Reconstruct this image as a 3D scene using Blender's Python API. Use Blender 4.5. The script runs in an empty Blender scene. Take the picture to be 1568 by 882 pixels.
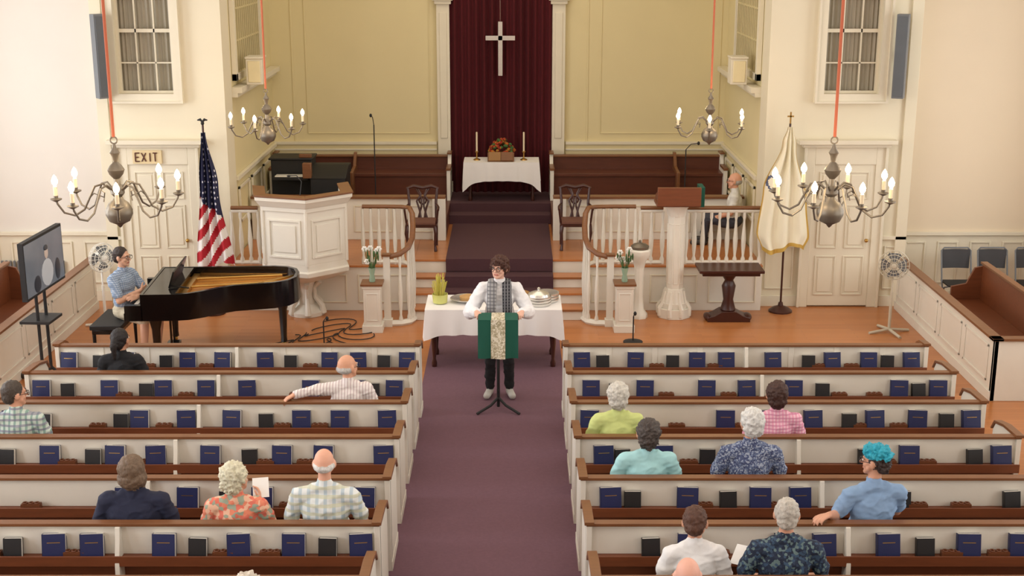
import bpy, math, random, bmesh
import numpy as np
from mathutils import Vector, Matrix, noise
random.seed(7)
scene=bpy.context.scene
try:
    scene.view_settings.view_transform='Standard'
except Exception: pass
pi=math.pi
V=Vector
def lin(c):
    o=[]
    for x in c:
        x/=255.0
        o.append(x/12.92 if x<=.04045 else ((x+.055)/1.055)**2.4)
    return (o[0],o[1],o[2],1)
def base(name,rough=.5,metal=0):
    m=bpy.data.materials.new(name); m.use_nodes=True
    nt=m.node_tree; p=nt.nodes['Principled BSDF']
    p.inputs['Roughness'].default_value=rough; p.inputs['Metallic'].default_value=metal
    return m,nt,p
def coords(nt,stretch=(1,1,1),rot=(0,0,0)):
    tc=nt.nodes.new('ShaderNodeTexCoord'); mp=nt.nodes.new('ShaderNodeMapping')
    mp.inputs['Scale'].default_value=stretch; mp.inputs['Rotation'].default_value=rot
    nt.links.new(tc.outputs['Object'],mp.inputs['Vector']); return mp.outputs['Vector']
def mix(nt,fac,a,b):
    n=nt.nodes.new('ShaderNodeMix'); n.data_type='RGBA'
    if isinstance(fac,(int,float)): n.inputs[0].default_value=fac
    else: nt.links.new(fac,n.inputs[0])
    for s,v in ((6,a),(7,b)):
        if isinstance(v,tuple): n.inputs[s].default_value=v
        else: nt.links.new(v,n.inputs[s])
    return n.outputs[2]
def bumpn(nt,p,h,strength,dist=.01):
    bn=nt.nodes.new('ShaderNodeBump'); bn.inputs['Strength'].default_value=strength; bn.inputs['Distance'].default_value=dist
    nt.links.new(h,bn.inputs['Height']); nt.links.new(bn.outputs[0],p.inputs['Normal'])
def M(name,c,rough=.5,metal=0,var=.1,scale=5,stretch=(1,1,1),bump=0,bscale=60,emit=0,c2=None):
    m,nt,p=base(name,rough,metal)
    vec=coords(nt,stretch); n=nt.nodes.new('ShaderNodeTexNoise'); n.inputs['Scale'].default_value=scale; n.inputs['Detail'].default_value=3
    nt.links.new(vec,n.inputs['Vector'])
    a=lin(c)
    lo=tuple(x*(1-var) for x in a[:3])+(1,); hi=tuple(min(1,x*(1+var)) for x in a[:3])+(1,)
    if c2: lo=lin(c2); hi=a
    col=mix(nt,n.outputs['Fac'],lo,hi); nt.links.new(col,p.inputs['Base Color'])
    if bump:
        n2=nt.nodes.new('ShaderNodeTexNoise'); n2.inputs['Scale'].default_value=bscale
        nt.links.new(vec,n2.inputs['Vector']); bumpn(nt,p,n2.outputs['Fac'],bump)
    if emit:
        p.inputs['Emission Color'].default_value=a; p.inputs['Emission Strength'].default_value=emit
    return m
def plank(name,c,c2,rough=.3,rot=0,bw=1.4,rh=.08):
    m,nt,p=base(name,rough)
    vec=coords(nt,(1,1,1),(0,0,rot))
    b=nt.nodes.new('ShaderNodeTexBrick'); b.inputs['Scale'].default_value=1
    b.inputs['Brick Width'].default_value=bw; b.inputs['Row Height'].default_value=rh; b.inputs['Mortar Size'].default_value=.0015
    b.inputs['Color1'].default_value=lin(c); b.inputs['Color2'].default_value=lin(c2); b.inputs['Mortar'].default_value=lin([x*.6 for x in c2])
    nt.links.new(vec,b.inputs['Vector'])
    n=nt.nodes.new('ShaderNodeTexNoise'); n.inputs['Scale'].default_value=3; nt.links.new(vec,n.inputs['Vector'])
    col=mix(nt,n.outputs['Fac'],b.outputs['Color'],lin([x*.9 for x in c])); nt.links.new(col,p.inputs['Base Color'])
    return m
def plaid(name,c,c2,c3,f=14,wd=.35,stripes=False):
    m,nt,p=base(name,.85)
    tc=nt.nodes.new('ShaderNodeTexCoord'); sp=nt.nodes.new('ShaderNodeSeparateXYZ'); nt.links.new(tc.outputs['Object'],sp.inputs[0])
    def band(o,f,w):
        a=nt.nodes.new('ShaderNodeMath'); a.operation='MULTIPLY'; a.inputs[1].default_value=f; nt.links.new(o,a.inputs[0])
        b=nt.nodes.new('ShaderNodeMath'); b.operation='FRACT'; nt.links.new(a.outputs[0],b.inputs[0])
        d=nt.nodes.new('ShaderNodeMath'); d.operation='LESS_THAN'; d.inputs[1].default_value=w; nt.links.new(b.outputs[0],d.inputs[0])
        e=nt.nodes.new('ShaderNodeMath'); e.operation='MULTIPLY'; e.inputs[1].default_value=.65; nt.links.new(d.outputs[0],e.inputs[0])
        return e.outputs[0]
    col=mix(nt,band(sp.outputs[0],f,wd),lin(c),lin(c2))
    if not stripes: col=mix(nt,band(sp.outputs[2],f,wd),col,lin(c3))
    nt.links.new(col,p.inputs['Base Color']); return m
def floral(name,cols,scale=22):
    m,nt,p=base(name,.85)
    v=nt.nodes.new('ShaderNodeTexVoronoi'); v.inputs['Scale'].default_value=scale
    nt.links.new(coords(nt),v.inputs['Vector'])
    sp=nt.nodes.new('ShaderNodeSeparateColor'); nt.links.new(v.outputs['Color'],sp.inputs[0])
    r=nt.nodes.new('ShaderNodeValToRGB'); r.color_ramp.interpolation='CONSTANT'
    n=len(cols); r.color_ramp.elements[0].color=lin(cols[0]); r.color_ramp.elements[1].position=1/n; r.color_ramp.elements[1].color=lin(cols[1])
    for i in range(2,n):
        e=r.color_ramp.elements.new(i/n); e.color=lin(cols[i])
    nt.links.new(sp.outputs[0],r.inputs[0]); nt.links.new(r.outputs[0],p.inputs['Base Color']); return m
def stars(name):
    m,nt,p=base(name,.8)
    v=nt.nodes.new('ShaderNodeTexVoronoi'); v.inputs['Scale'].default_value=13; v.inputs['Randomness'].default_value=.2
    nt.links.new(coords(nt),v.inputs['Vector'])
    d=nt.nodes.new('ShaderNodeMath'); d.operation='LESS_THAN'; d.inputs[1].default_value=.24; nt.links.new(v.outputs['Distance'],d.inputs[0])
    nt.links.new(mix(nt,d.outputs[0],lin((26,30,66)),lin((215,215,225))),p.inputs['Base Color']); return m

# ---------- materials
WH=M('painted_white_pew',(230,225,212),.45,var=.03)
TR=M('trim_paint',(228,220,198),.5,var=.03)
CREAM=M('wall_paint_cream',(226,212,166),.7,var=.03,scale=2)
PIER=M('wall_paint_ivory',(228,219,194),.7,var=.03,scale=2)
OUT=M('wall_paint_beige',(226,219,209),.7,var=.03,scale=2)
OUTR=M('wall_paint_peach',(230,214,188),.7,var=.03,scale=2)
CEIL=M('ceiling_paint',(235,230,220),.8,var=.02)
BR=M('walnut_rail',(122,79,48),.35,var=.25,scale=4,stretch=(1,9,9))
BRD=M('seat_wood',(116,64,37),.4,var=.25,scale=4,stretch=(1,9,9))
DK=M('dark_bench_wood',(94,50,34),.38,var=.25,scale=3,stretch=(1,8,8))
MAH=M('mahogany',(64,30,22),.3,var=.25,scale=6)
FLOOR=plank('oak_floor',(200,130,76),(180,111,62),.28)
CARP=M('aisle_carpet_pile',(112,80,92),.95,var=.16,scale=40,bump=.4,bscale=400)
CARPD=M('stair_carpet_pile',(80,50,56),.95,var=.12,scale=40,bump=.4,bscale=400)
BLK=M('piano_black',(12,12,13),.14,var=.1)
BLM=M('matte_black',(24,24,26),.6,var=.1)
CURT=M('curtain_velvet',(80,10,20),.95,var=.15,scale=8)
PEW=M('pewter',(128,120,108),.45,metal=.75,var=.2)
SILV=M('silver',(222,220,214),.25,metal=.75,var=.05)
GOLD=M('brass',(190,150,80),.3,metal=.9,var=.1)
CORD=M('chandelier_cord',(196,106,74),.7,var=.1)
CAND=M('candle_sleeve',(238,222,190),.5,var=.03)
BULB=M('bulb_glow',(255,228,185),.3,emit=18)
CLOTH=M('linen_white',(238,235,232),.85,var=.03)
BLUEB=M('hymnal_blue',(30,38,84),.45,var=.1)
BLKB=M('book_black',(28,27,30),.45,var=.1)
PAGE=M('book_pages',(240,236,226),.8,var=.05)
DRAPE=M('window_drape',(166,158,140),.6,var=.14,scale=3,stretch=(14,1,1))
GREY=M('grey_paint',(112,116,120),.45,var=.05)
GREEN=M('paraments_green',(14,82,66),.8,var=.1)
BROC=floral('brocade',[(215,205,180),(190,178,150),(228,220,200),(165,155,125)],60)
PAPER=M('paper',(240,240,238),.8,var=.02)
LEAF=M('leaf_green',(60,95,45),.6,var=.3,scale=30)
STRAW=M('straw_yellow',(205,195,90),.7,var=.15,scale=20)
WHM=M('petal_white',(240,240,232),.6,var=.04)
ORF=floral('autumn_flowers',[(170,50,25),(200,95,30),(120,30,25),(150,120,40)],45)
SOUND=M('soundboard',(205,140,65),.35,var=.2,scale=5,stretch=(2,12,1))
KEYW=M('ivory_keys',(235,232,222),.3,var=.02)

# ---------- mesh builder
class B:
    def __init__(s): s.v=[];s.f=[];s.m=[];s.T=Matrix.Identity(4);s.mats=[]
    def mi(s,m):
        if m not in s.mats: s.mats.append(m)
        return s.mats.index(m)
    def add(s,vs,fs,m):
        o=len(s.v); s.v+=[tuple(s.T@V(p)) for p in vs]; k=s.mi(m)
        for f in fs: s.f.append([i+o for i in f]); s.m.append(k)
    def box(s,x0,x1,y0,y1,z0,z1,m):
        vs=[(x,y,z) for z in(z0,z1) for y in(y0,y1) for x in(x0,x1)]
        s.add(vs,[(0,2,3,1),(4,5,7,6),(0,1,5,4),(2,6,7,3),(0,4,6,2),(1,3,7,5)],m)
    def prism(s,poly,a,b,m,axis='z'):
        def mk(p,h):
            return {'z':(p[0],p[1],h),'x':(h,p[0],p[1]),'y':(p[0],h,p[1])}[axis]
        n=len(poly); vs=[mk(p,a) for p in poly]+[mk(p,b) for p in poly]
        fs=[tuple(range(n))[::-1],tuple(range(n,2*n))]+[(i,(i+1)%n,(i+1)%n+n,i+n) for i in range(n)]
        s.add(vs,fs,m)
    def lathe(s,prof,c,m,n=16):
        vs=[];fs=[]
        for r,z in prof:
            for i in range(n):
                a=2*pi*i/n; vs.append((c[0]+max(r,.0004)*math.cos(a),c[1]+max(r,.0004)*math.sin(a),c[2]+z))
        for j in range(len(prof)-1):
            for i in range(n):
                k=(i+1)%n; fs.append((j*n+i,j*n+k,(j+1)*n+k,(j+1)*n+i))
        fs.append(tuple(range(n))[::-1]); fs.append(tuple(range((len(prof)-1)*n,len(prof)*n)))
        s.add(vs,fs,m)
    def tube(s,pts,r,m,n=8,flat=1.0):
        pts=[V(p) for p in pts]; rs=r if isinstance(r,(list,tuple)) else [r]*len(pts)
        vs=[];fs=[]
        t=(pts[1]-pts[0]).normalized(); up=V((0,0,1)) if abs(t.z)<.9 else V((0,1,0))
        for i,p in enumerate(pts):
            if i==0: t=pts[1]-pts[0]
            elif i==len(pts)-1: t=pts[-1]-pts[-2]
            else: t=pts[i+1]-pts[i-1]
            t.normalize(); a=t.cross(up)
            if a.length<1e-4: a=t.cross(V((1,0,0)))
            a.normalize(); bb=a.cross(t).normalized(); up=bb
            for k in range(n):
                g=2*pi*k/n; vs.append(tuple(p+a*math.cos(g)*rs[i]+bb*math.sin(g)*rs[i]*flat))
        for j in range(len(pts)-1):
            for i in range(n):
                k=(i+1)%n; fs.append((j*n+i,j*n+k,(j+1)*n+k,(j+1)*n+i))
        fs.append(tuple(range(n))[::-1]); fs.append(tuple(range((len(pts)-1)*n,len(pts)*n)))
        s.add(vs,fs,m)
    def ell(s,c,r,m,n=14,h=8):
        prof=[(math.sin(pi*j/h),-math.cos(pi*j/h)) for j in range(h+1)]
        T=s.T; s.T=T@Matrix.Translation(c)@Matrix.Diagonal((r[0],r[1],r[2],1)); s.lathe(prof,(0,0,0),m,n); s.T=T
    def ring(s,c,R,r,m,axis='z',n=24,k=6):
        vs=[];fs=[]
        for i in range(n):
            a=2*pi*i/n
            for j in range(k):
                b=2*pi*j/k; q=(R+r*math.cos(b)); p=(q*math.cos(a),q*math.sin(a),r*math.sin(b))
                if axis=='y': p=(p[0],p[2],p[1])
                if axis=='x': p=(p[2],p[0],p[1])
                vs.append((c[0]+p[0],c[1]+p[1],c[2]+p[2]))
        for i in range(n):
            for j in range(k):
                fs.append((i*k+j,((i+1)%n)*k+j,((i+1)%n)*k+(j+1)%k,i*k+(j+1)%k))
        s.add(vs,fs,m)
    def make(s,name,loc=(0,0,0),rz=0,bevel=0,parent=None,smooth=True,scale=1):
        me=bpy.data.meshes.new(name); me.from_pydata(s.v,[],s.f)
        for m in s.mats: me.materials.append(m)
        me.polygons.foreach_set('material_index',s.m)
        bm=bmesh.new(); bm.from_mesh(me); bmesh.ops.recalc_face_normals(bm,faces=bm.faces); bm.to_mesh(me); bm.free()
        if smooth:
            me.polygons.foreach_set('use_smooth',[True]*len(me.polygons)); me.set_sharp_from_angle(angle=math.radians(38))
        o=bpy.data.objects.new(name,me); scene.collection.objects.link(o); o.location=loc; o.rotation_euler=(0,0,rz); o.scale=(scale,)*3
        if bevel:
            d=o.modifiers.new('bevel','BEVEL'); d.width=bevel; d.segments=2; d.limit_method='ANGLE'; d.angle_limit=math.radians(50)
        if parent: o.parent=parent
        return o
def copy(o,loc,rz=0,name=None,scale=1):
    c=o.copy(); c.name=name or o.name.split('.')[0]; scene.collection.objects.link(c); c.location=loc; c.rotation_euler=(0,0,rz); c.scale=(scale,)*3; return c
def wallgrid(b,axis,p0,p1,u0,u1,z0,z1,holes,m):
    us=sorted({u0,u1}|{h[0] for h in holes}|{h[1] for h in holes}); zs=sorted({z0,z1}|{h[2] for h in holes}|{h[3] for h in holes})
    for i in range(len(us)-1):
        for j in range(len(zs)-1):
            cu=(us[i]+us[i+1])/2; cz=(zs[j]+zs[j+1])/2
            if any(h[0]<cu<h[1] and h[2]<cz<h[3] for h in holes): continue
            if axis=='y': b.box(us[i],us[i+1],p0,p1,zs[j],zs[j+1],m)
            else: b.box(p0,p1,us[i],us[i+1],zs[j],zs[j+1],m)
def frame(b,x0,x1,z0,z1,y0,y1,w,m):
    b.box(x0-w,x0,y0,y1,z0-w,z1+w,m); b.box(x1,x1+w,y0,y1,z0-w,z1+w,m)
    b.box(x0,x1,y0,y1,z1,z1+w,m); b.box(x0,x1,y0,y1,z0-w,z0,m)

# ================= ROOM SHELL
CH=7.0; WX=8.3
b=B(); b.box(-WX-.2,WX+.2,-3.2,19.2,-.1,0,FLOOR); b.make('floor',smooth=False)
b=B(); b.box(-WX-.2,WX+.2,-3.2,22.9,CH,CH+.1,CEIL); b.make('ceiling',smooth=False)
wins=[(1.0,3.0,1.4,5.2),(6.0,8.0,1.4,5.2),(11.0,13.0,1.4,5.2),(15.6,17.4,1.4,5.2)]
for sx,nm in((-1,'left'),(1,'right')):
    b=B(); a,c=sorted((sx*WX,sx*(WX+.2)))
    wallgrid(b,'x',a,c,-3,19.2,0,CH,wins,OUT); b.make('wall_'+nm,smooth=False)
    b=B()
    for w in wins:
        xi=sx*(WX-.02)
        for (u0,u1,z0,z1) in ((w[0]-.12,w[0],w[2]-.12,w[3]+.12),(w[1],w[1]+.12,w[2]-.12,w[3]+.12),(w[0],w[1],w[3],w[3]+.12),(w[0],w[1],w[2]-.12,w[2])):
            b.box(min(xi,xi+sx*.06),max(xi,xi+sx*.06),u0,u1,z0,z1,TR)
        xa,xb=sorted((sx*(WX+.05),sx*(WX+.08)))
        for k in range(1,4):
            u=w[0]+(w[1]-w[0])*k/4; b.box(xa,xb,u-.012,u+.012,w[2],w[3],TR)
        for k in range(1,6):
            z=w[2]+(w[3]-w[2])*k/6; b.box(xa,xb,w[0],w[1],z-.012,z+.012,TR)
    b.make('window_frames_'+nm,smooth=False)
b=B(); b.box(-WX,WX,-3.2,-3,0,CH,OUT); b.make('wall_rear',smooth=False)
for sx,nm,xe,wm in((-1,'left',5.62,OUT),(1,'right',5.92,OUTR)):
    b=B(); a,c=sorted((sx*xe,sx*WX)); b.box(a,c,19.0,19.2,0,CH,wm); b.make('wall_front_'+nm,smooth=False)
    b=B(); b.box(a,c,18.94,19.0,1.0,1.05,TR); b.box(a,c,18.96,19.0,0,.16,TR); b.box(a,c,18.985,19.0,.16,1.0,TR)
    n=5
    for i in range(n):
        x0=a+(c-a)*i/n+.07; x1=a+(c-a)*(i+1)/n-.07
        frame(b,x0+.04,x1-.04,.3,.88,18.965,18.985,.025,TR)
    if sx<0:
        for i in range(16): b.box(-7.3+i*.06,-7.27+i*.06,18.93,18.96,.42,.62,GREY)
    b.make('wainscot_'+nm,bevel=.004)
def door(b,x0,x1,zt,y):
    b.box(x0,x1,y-.04,y,0.02,zt,TR); w=x1-x0
    for (za,zb) in((.2,.75),(.9,1.5),(1.62,zt-.12)):
        for k in(0,1):
            xa=x0+.1+k*(w/2-.03); xb=xa+w/2-.17
            frame(b,xa,xb,za,zb,y-.055,y-.04,.018,TR); b.box(xa+.03,xb-.03,y-.05,y-.04,za+.03,zb-.03,TR)
for sx,nm,xi,xo,win,dr in((-1,'left',-3.82,-5.62,(-5.3,-4.52),(-5.24,-4.38)),(1,'right',3.82,5.92,(4.6,5.37),(4.53,5.4))):
    a,c=sorted((xi,xo))
    hole=(win[0],win[1],3.1,4.9)
    b=B(); wallgrid(b,'y',18.7,19.2,a,c,0,CH,[hole],PIER); b.make('wall_pier_'+nm,smooth=False)
    b=B()
    frame(b,win[0],win[1],3.1,4.9,18.64,18.7,.1,TR); frame(b,win[0]-.1,win[1]+.1,3.0,5.0,18.61,18.7,.03,TR)
    b.box(win[0],win[1],18.8,18.84,3.94,3.99,TR)
    frame(b,win[0]+.03,win[1]-.03,3.13,4.87,18.78,18.83,.03,TR)
    for k in(1,2):
        x=win[0]+(win[1]-win[0])*k/3; b.box(x-.01,x+.01,18.8,18.83,3.1,4.9,TR)
    for z in(3.52,4.42): b.box(win[0],win[1],18.8,18.83,z-.01,z+.01,TR)
    vs=[];fs=[]; N=60
    for z in(3.1,4.9):
        for i in range(N+1): vs.append((win[0]+(win[1]-win[0])*i/N,18.88+.012*math.sin(i*1.3),z))
    for i in range(N): fs.append((i,i+1,N+2+i,N+1+i))
    b.add(vs,fs,DRAPE)
    b.make('window_1' if sx<0 else 'window_2')
    b=B(); door(b,dr[0],dr[1],2.1,18.69)
    b.ell((dr[1]-.07,18.61,1.0),(.028,.028,.028),GOLD)
    b.box(dr[1]-.085,dr[1]-.055,18.62,18.66,.985,1.015,GOLD)
    b.make('door_1' if sx<0 else 'door_2',bevel=.004)
    b=B()
    x0,x1=dr[0]-.14,dr[1]+.14
    b.box(x0,dr[0],18.63,18.7,0,2.35,TR); b.box(dr[1],x1,18.63,18.7,0,2.35,TR); b.box(dr[0],dr[1],18.63,18.7,2.1,2.35,TR)
    b.box(x0-.05,x1+.05,18.58,18.7,2.35,2.4,TR); b.box(x0-.12,x1+.12,18.52,18.7,2.4,2.46,TR); b.box(x0-.02,x0+.02,18.6,18.63,0,2.35,TR); b.box(x1-.02,x1+.02,18.6,18.63,0,2.35,TR)
    b.make('trim_1' if sx<0 else 'trim_2',bevel=.006)
    b=B()
    for(u0,u1)in((a,x0),(x1,c)):
        if u1-u0>.1:
            b.box(u0,u1,18.66,18.7,1.0,1.05,TR); b.box(u0,u1,18.67,18.7,0,.16,TR)
            if u1-u0>.3: frame(b,u0+.1,u1-.1,.28,.88,18.68,18.7,.02,TR)
    b.box(c-.16 if sx>0 else a,c if sx>0 else a+.16,18.66,18.7,0,CH,PIER)
    b.make('pier_wainscot_'+nm,bevel=.004)
# exit sign
b=B(); b.box(-5.15,-4.74,18.6,18.63,2.12,2.31,M('sign_cream',(225,205,160),.5))
SG=M('sign_letter',(90,50,35),.5)
def L(x,segs):
    for a in segs: b.tube([(x+a[0]*.06,18.593,2.155+a[1]*.12),(x+a[2]*.06,18.593,2.155+a[3]*.12)],.009,SG,6)
L(-5.11,[(0,0,0,1),(0,0,1,0),(0,.5,.8,.5),(0,1,1,1)]); L(-5.02,[(0,0,1,1),(0,1,1,0)]); L(-4.92,[(.3,0,.3,1)]); L(-4.86,[(.5,0,.5,1),(0,1,1,1)])
b.make('exit_sign',smooth=False)
# chancel walls
YB=22.6
b=B(); b.box(-3.85,3.85,YB,YB+.2,0,CH,CREAM); b.make('wall_back',smooth=False)
BARS=M('grille_bars',(206,192,146),.6); GBK=M('grille_backing',(120,106,74),.8); LAMPW=M('lamp_shade',(236,222,178),.5)
for sx,nm in((-1,'left'),(1,'right')):
    b=B(); a,c=sorted((sx*3.85,sx*4.05)); b.box(a,c,19.2,YB+.2,0,CH,CREAM); b.make('wall_chancel_'+nm,smooth=False)
    b=B(); X=sx*3.845
    def bx(d,y0,y1,z0,z1,m): 
        a,c=sorted((X,X-sx*d)); b.box(a,c,y0,y1,z0,z1,m)
    bx(.02,19.5,21.4,3.3,5.6,GBK)
    for i in range(14): y=19.5+1.9*i/13; bx(.045,y-.016,y+.016,3.3,5.6,BARS)
    for i in range(6): z=3.3+2.3*i/5; bx(.04,19.5,21.4,z-.014,z+.014,BARS)
    bx(.07,19.4,19.5,3.2,5.7,TR); bx(.07,21.4,21.5,3.2,5.7,TR); bx(.07,19.4,21.5,3.2,3.3,TR)
    bx(.16,19.25,22.5,3.04,3.12,TR); bx(.1,19.25,22.5,2.98,3.04,TR); bx(.05,19.25,22.5,1.76,1.82,TR)
    for i in range(3): 
        y0=19.4+i*1.0; bx(.03,y0,y0+.8,1.1,1.14,TR); bx(.03,y0,y0+.8,1.6,1.64,TR); bx(.03,y0,y0+.04,1.1,1.64,TR); bx(.03,y0+.76,y0+.8,1.1,1.64,TR)
    b.make('organ_grille',bevel=.003)
    b=B(); a,c=sorted((sx*3.68,sx*3.44)); b.box(a,c,19.6,19.9,3.125,3.5,TR); b.box(a+.03,c-.03,19.585,19.6,3.16,3.47,LAMPW); b.box(a-.01,c+.01,19.58,19.92,3.5,3.53,TR)
    b.make('sanctuary_light_box',bevel=.008)
b=B()
for x0,x1 in((-1.04,-.82),(.9,1.12)):
    b.box(x0,x1,22.5,YB,.97,4.14,TR); b.box(x0+.05,x1-.05,22.485,22.5,1.9,4.0,TR)
    b.box(x0-.03,x1+.03,22.46,YB,4.14,4.2,TR); b.box(x0-.06,x1+.06,22.43,YB,4.2,4.27,TR); b.box(x0,x1,22.5,YB,4.27,5.6,TR)
    b.box(x0-.03,x1+.03,22.46,YB,.97,1.15,TR)
b.make('trim_3',bevel=.006)
b=B()
for x0,x1 in((-3.85,-1.06),(1.14,3.85)):
    b.box(x0,x1,22.54,YB,1.78,1.83,TR); b.box(x0,x1,22.57,YB,.97,1.78,CREAM)
    frame(b,x0+.6,x1-.12,1.98,5.5,22.588,YB,.018,CREAM); b.box(x0+.35,x0+.38,22.588,YB,1.83,5.6,CREAM)
    b.box(x0,x1,22.55,YB,1.68,1.71,TR)
b.make('trim_4',bevel=.004)
# curtain
b=B(); n=260; vs=[];fs=[]
for j,z in enumerate((.97,5.6)):
    for i in range(n+1):
        u=i/n; vs.append((-.82+1.72*u,22.5+.04*math.sin(u*2*pi*14+.6*math.sin(u*9))+.01*math.sin(u*71),z))
for i in range(n): fs.append((i,i+1,n+2+i,n+1+i))
b.add(vs,fs,CURT); b.make('velvet_curtain')
# cross
b=B(); cx=.03
b.box(cx-.036,cx+.036,22.36,22.40,2.97,3.86,SILV); b.box(cx-.245,cx+.245,22.36,22.40,3.555,3.63,SILV)
b.tube([(cx,22.38,3.8),(cx,22.45,3.8)],.008,SILV); b.tube([(cx,22.38,3.85),(cx,22.38,5.6)],.003,SILV,5)
b.make('hanging_cross',bevel=.006)

# ================= PLATFORM
PZ=.65; CZ=.97
b=B()
b.box(-3.82,-1.2,18.45,20.2,0,PZ,WH); b.box(1.28,3.82,18.45,20.2,0,PZ,WH); b.box(-1.2,1.28,18.79,21.2,0,PZ,WH)
for x0,x1 in((-3.82,-1.2),(1.28,3.82)):
    b.box(x0,x1,18.42,20.2,PZ,PZ+.03,FLOOR)
    for i in range(3):
        w=(x1-x0)/3; frame(b,x0+w*i+.1,x0+w*(i+1)-.1,.14,.52,18.435,18.45,.02,TR)
b.box(-1.2,1.28,18.77,21.2,PZ,PZ+.03,FLOOR)
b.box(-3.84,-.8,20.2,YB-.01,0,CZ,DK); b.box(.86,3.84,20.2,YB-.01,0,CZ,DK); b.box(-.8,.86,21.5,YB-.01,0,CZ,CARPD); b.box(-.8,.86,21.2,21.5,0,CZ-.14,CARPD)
b.make('chancel_platform',bevel=.004)
b=B()
for i in range(3):
    y=17.95+.28*i; z=.1625*(i+1)
    b.box(-1.2+.02,1.26,y,18.765,z-.1625,z-.03,WH); b.box(-1.2+.02,1.26,y-.03,18.765,z-.03,z,FLOOR)
b.make('chancel_steps',bevel=.004)
b=B(); x0,x1=-.74,.82
for i in range(4):
    y=17.95+.28*i; z=.1625*(i+1)+(.03 if i==3 else 0)
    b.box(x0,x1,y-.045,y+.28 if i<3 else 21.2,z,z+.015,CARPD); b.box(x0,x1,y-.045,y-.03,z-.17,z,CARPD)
b.make('stair_carpet_runner',bevel=.003)
b=B(); b.box(-.86,.86,-2.9,17.9,0,.012,CARP); b.make('aisle_carpet',smooth=False)

# balustrades
bal=[(.018,0),(.03,.0),(.03,.06),(.016,.09),(.03,.2),(.034,.28),(.02,.42),(.014,.5),(.022,.53),(.022,.6)]
def balustrade(name,pts,h=.82,sp=.115):
    b=B(); P=[V(p) for p in pts]
    d=[0]
    for i in range(1,len(P)): d.append(d[-1]+(P[i]-P[i-1]).length)
    def at(s):
        for i in range(1,len(P)):
            if s<=d[i]+1e-6:
                t=(s-d[i-1])/max(1e-6,d[i]-d[i-1]); return P[i-1].lerp(P[i],t)
        return P[-1]
    b.tube([p+V((0,0,h)) for p in P],.04,BR,10,.7)
    b.tube([p+V((0,0,h-.045)) for p in P],.028,WH,8)
    n=max(2,int(d[-1]/sp))
    for i in range(n+1):
        p=at(d[-1]*i/n); k=(h-.05)/.6
        b.lathe([(r*1.05,z*k) for r,z in bal],p,WH,8)
    b.tube([p+V((0,0,.02)) for p in P],.035,WH,6)
    return b.make(name)
z0=PZ+.03
def swoop(name,s):
    X=lambda v: .04+s*v
    pts=[(X(1.95),18.52,z0),(X(1.6),18.52,z0),(X(1.38),18.5,z0),(X(1.27),18.42,z0-.02),(X(1.22),18.28,z0-.1),(X(1.2),18.1,z0-.27),(X(1.2),17.92,z0-.42),(X(1.25),17.78,z0-.55),(X(1.36),17.7,z0-.62),(X(1.54),17.68,z0-.66)]
    b=B(); P=[V(p) for p in pts]
    b.tube([p+V((0,0,.84 if i<3 else .84+.12*min(1,(i-2)/5))) for i,p in enumerate(P)],.04,BR,10,.7)
    for i in range(len(P)-1):
        seg=(P[i+1]-P[i]).length; n=max(1,round(seg/.125))
        for k in range(n):
            p=P[i].lerp(P[i+1],k/n); hh=.84+.12*min(1,max(0,(i-2)/5))-.03
            zb=p.z if i<3 else 0
            k2=(p.z+hh-zb)/.6
            b.lathe([(r*.95,zz*k2) for r,zz in bal],(p.x,p.y,zb),WH,8)
    b.tube([(p.x,p.y,.03) for p in P[3:]],.05,WH,6); b.tube([p+V((0,0,.03)) for p in P[:4]],.035,WH,6)
    e=P[-1]; b.box(e.x-.045,e.x+.045,e.y-.045,e.y+.045,0,1.0,WH); b.box(e.x-.06,e.x+.06,e.y-.06,e.y+.06,1.0,1.03,BR)
    b.box(e.x-.065,e.x+.065,e.y-.065,e.y+.065,0,.1,WH)
    b.make(name)
swoop('stair_balustrade',-1); swoop('stair_balustrade',1)
balustrade('platform_balustrade',[(-3.78,18.52,z0),(-3.4,18.52,z0)])
balustrade('platform_balustrade',[(2.06,18.52,z0),(2.38,18.52,z0)])
balustrade('platform_balustrade',[(2.72,18.52,z0),(3.78,18.52,z0)])

# choir panels + benches
for nm,x0,x1,xe in(('left',-3.8,-.8,-.8),('right',.86,3.8,.86)):
    b=B(); b.box(x0,x1,20.08,20.16,PZ+.03,1.33,WH); b.box(x0,x1,20.03,20.21,1.33,1.365,BR)
    n=4
    for i in range(n):
        w=(x1-x0)/n; frame(b,x0+w*i+.1,x0+w*(i+1)-.1,.82,1.2,20.065,20.08,.02,TR)
    px=xe-.2 if xe<0 else xe; b.box(px,px+.2,20.0,20.1,PZ+.03,1.33,WH)
    b.make('choir_front_panel',bevel=.004)
    b=B(); b.box(x0,x1,22.26,22.32,CZ,1.63,DK); b.box(x0,x1,22.22,22.36,1.62,1.65,BR); b.box(x0,x1,21.8,22.26,1.36,1.41,DK); b.box(x0,x1,21.84,21.9,CZ,1.36,DK)
    for x in(x0,x1-.06):
        b.prism([(21.7,CZ),(22.36,CZ),(22.36,1.68),(22.2,1.68),(22.1,1.5),(21.7,1.48)],x,x+.06,WH,'x'); b.box(x-.01,x+.07,21.68,22.12,1.48,1.52,BR); b.box(x-.01,x+.07,22.12,22.38,1.68,1.71,BR)
    xm=-2.45 if xe<0 else 2.95
    b.prism([(21.6,CZ),(22.3,CZ),(22.3,1.7),(22.2,1.7),(22.05,1.5),(21.6,1.46)],xm,xm+.05,BR,'x')
    b.make('choir_bench',bevel=.005)

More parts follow.
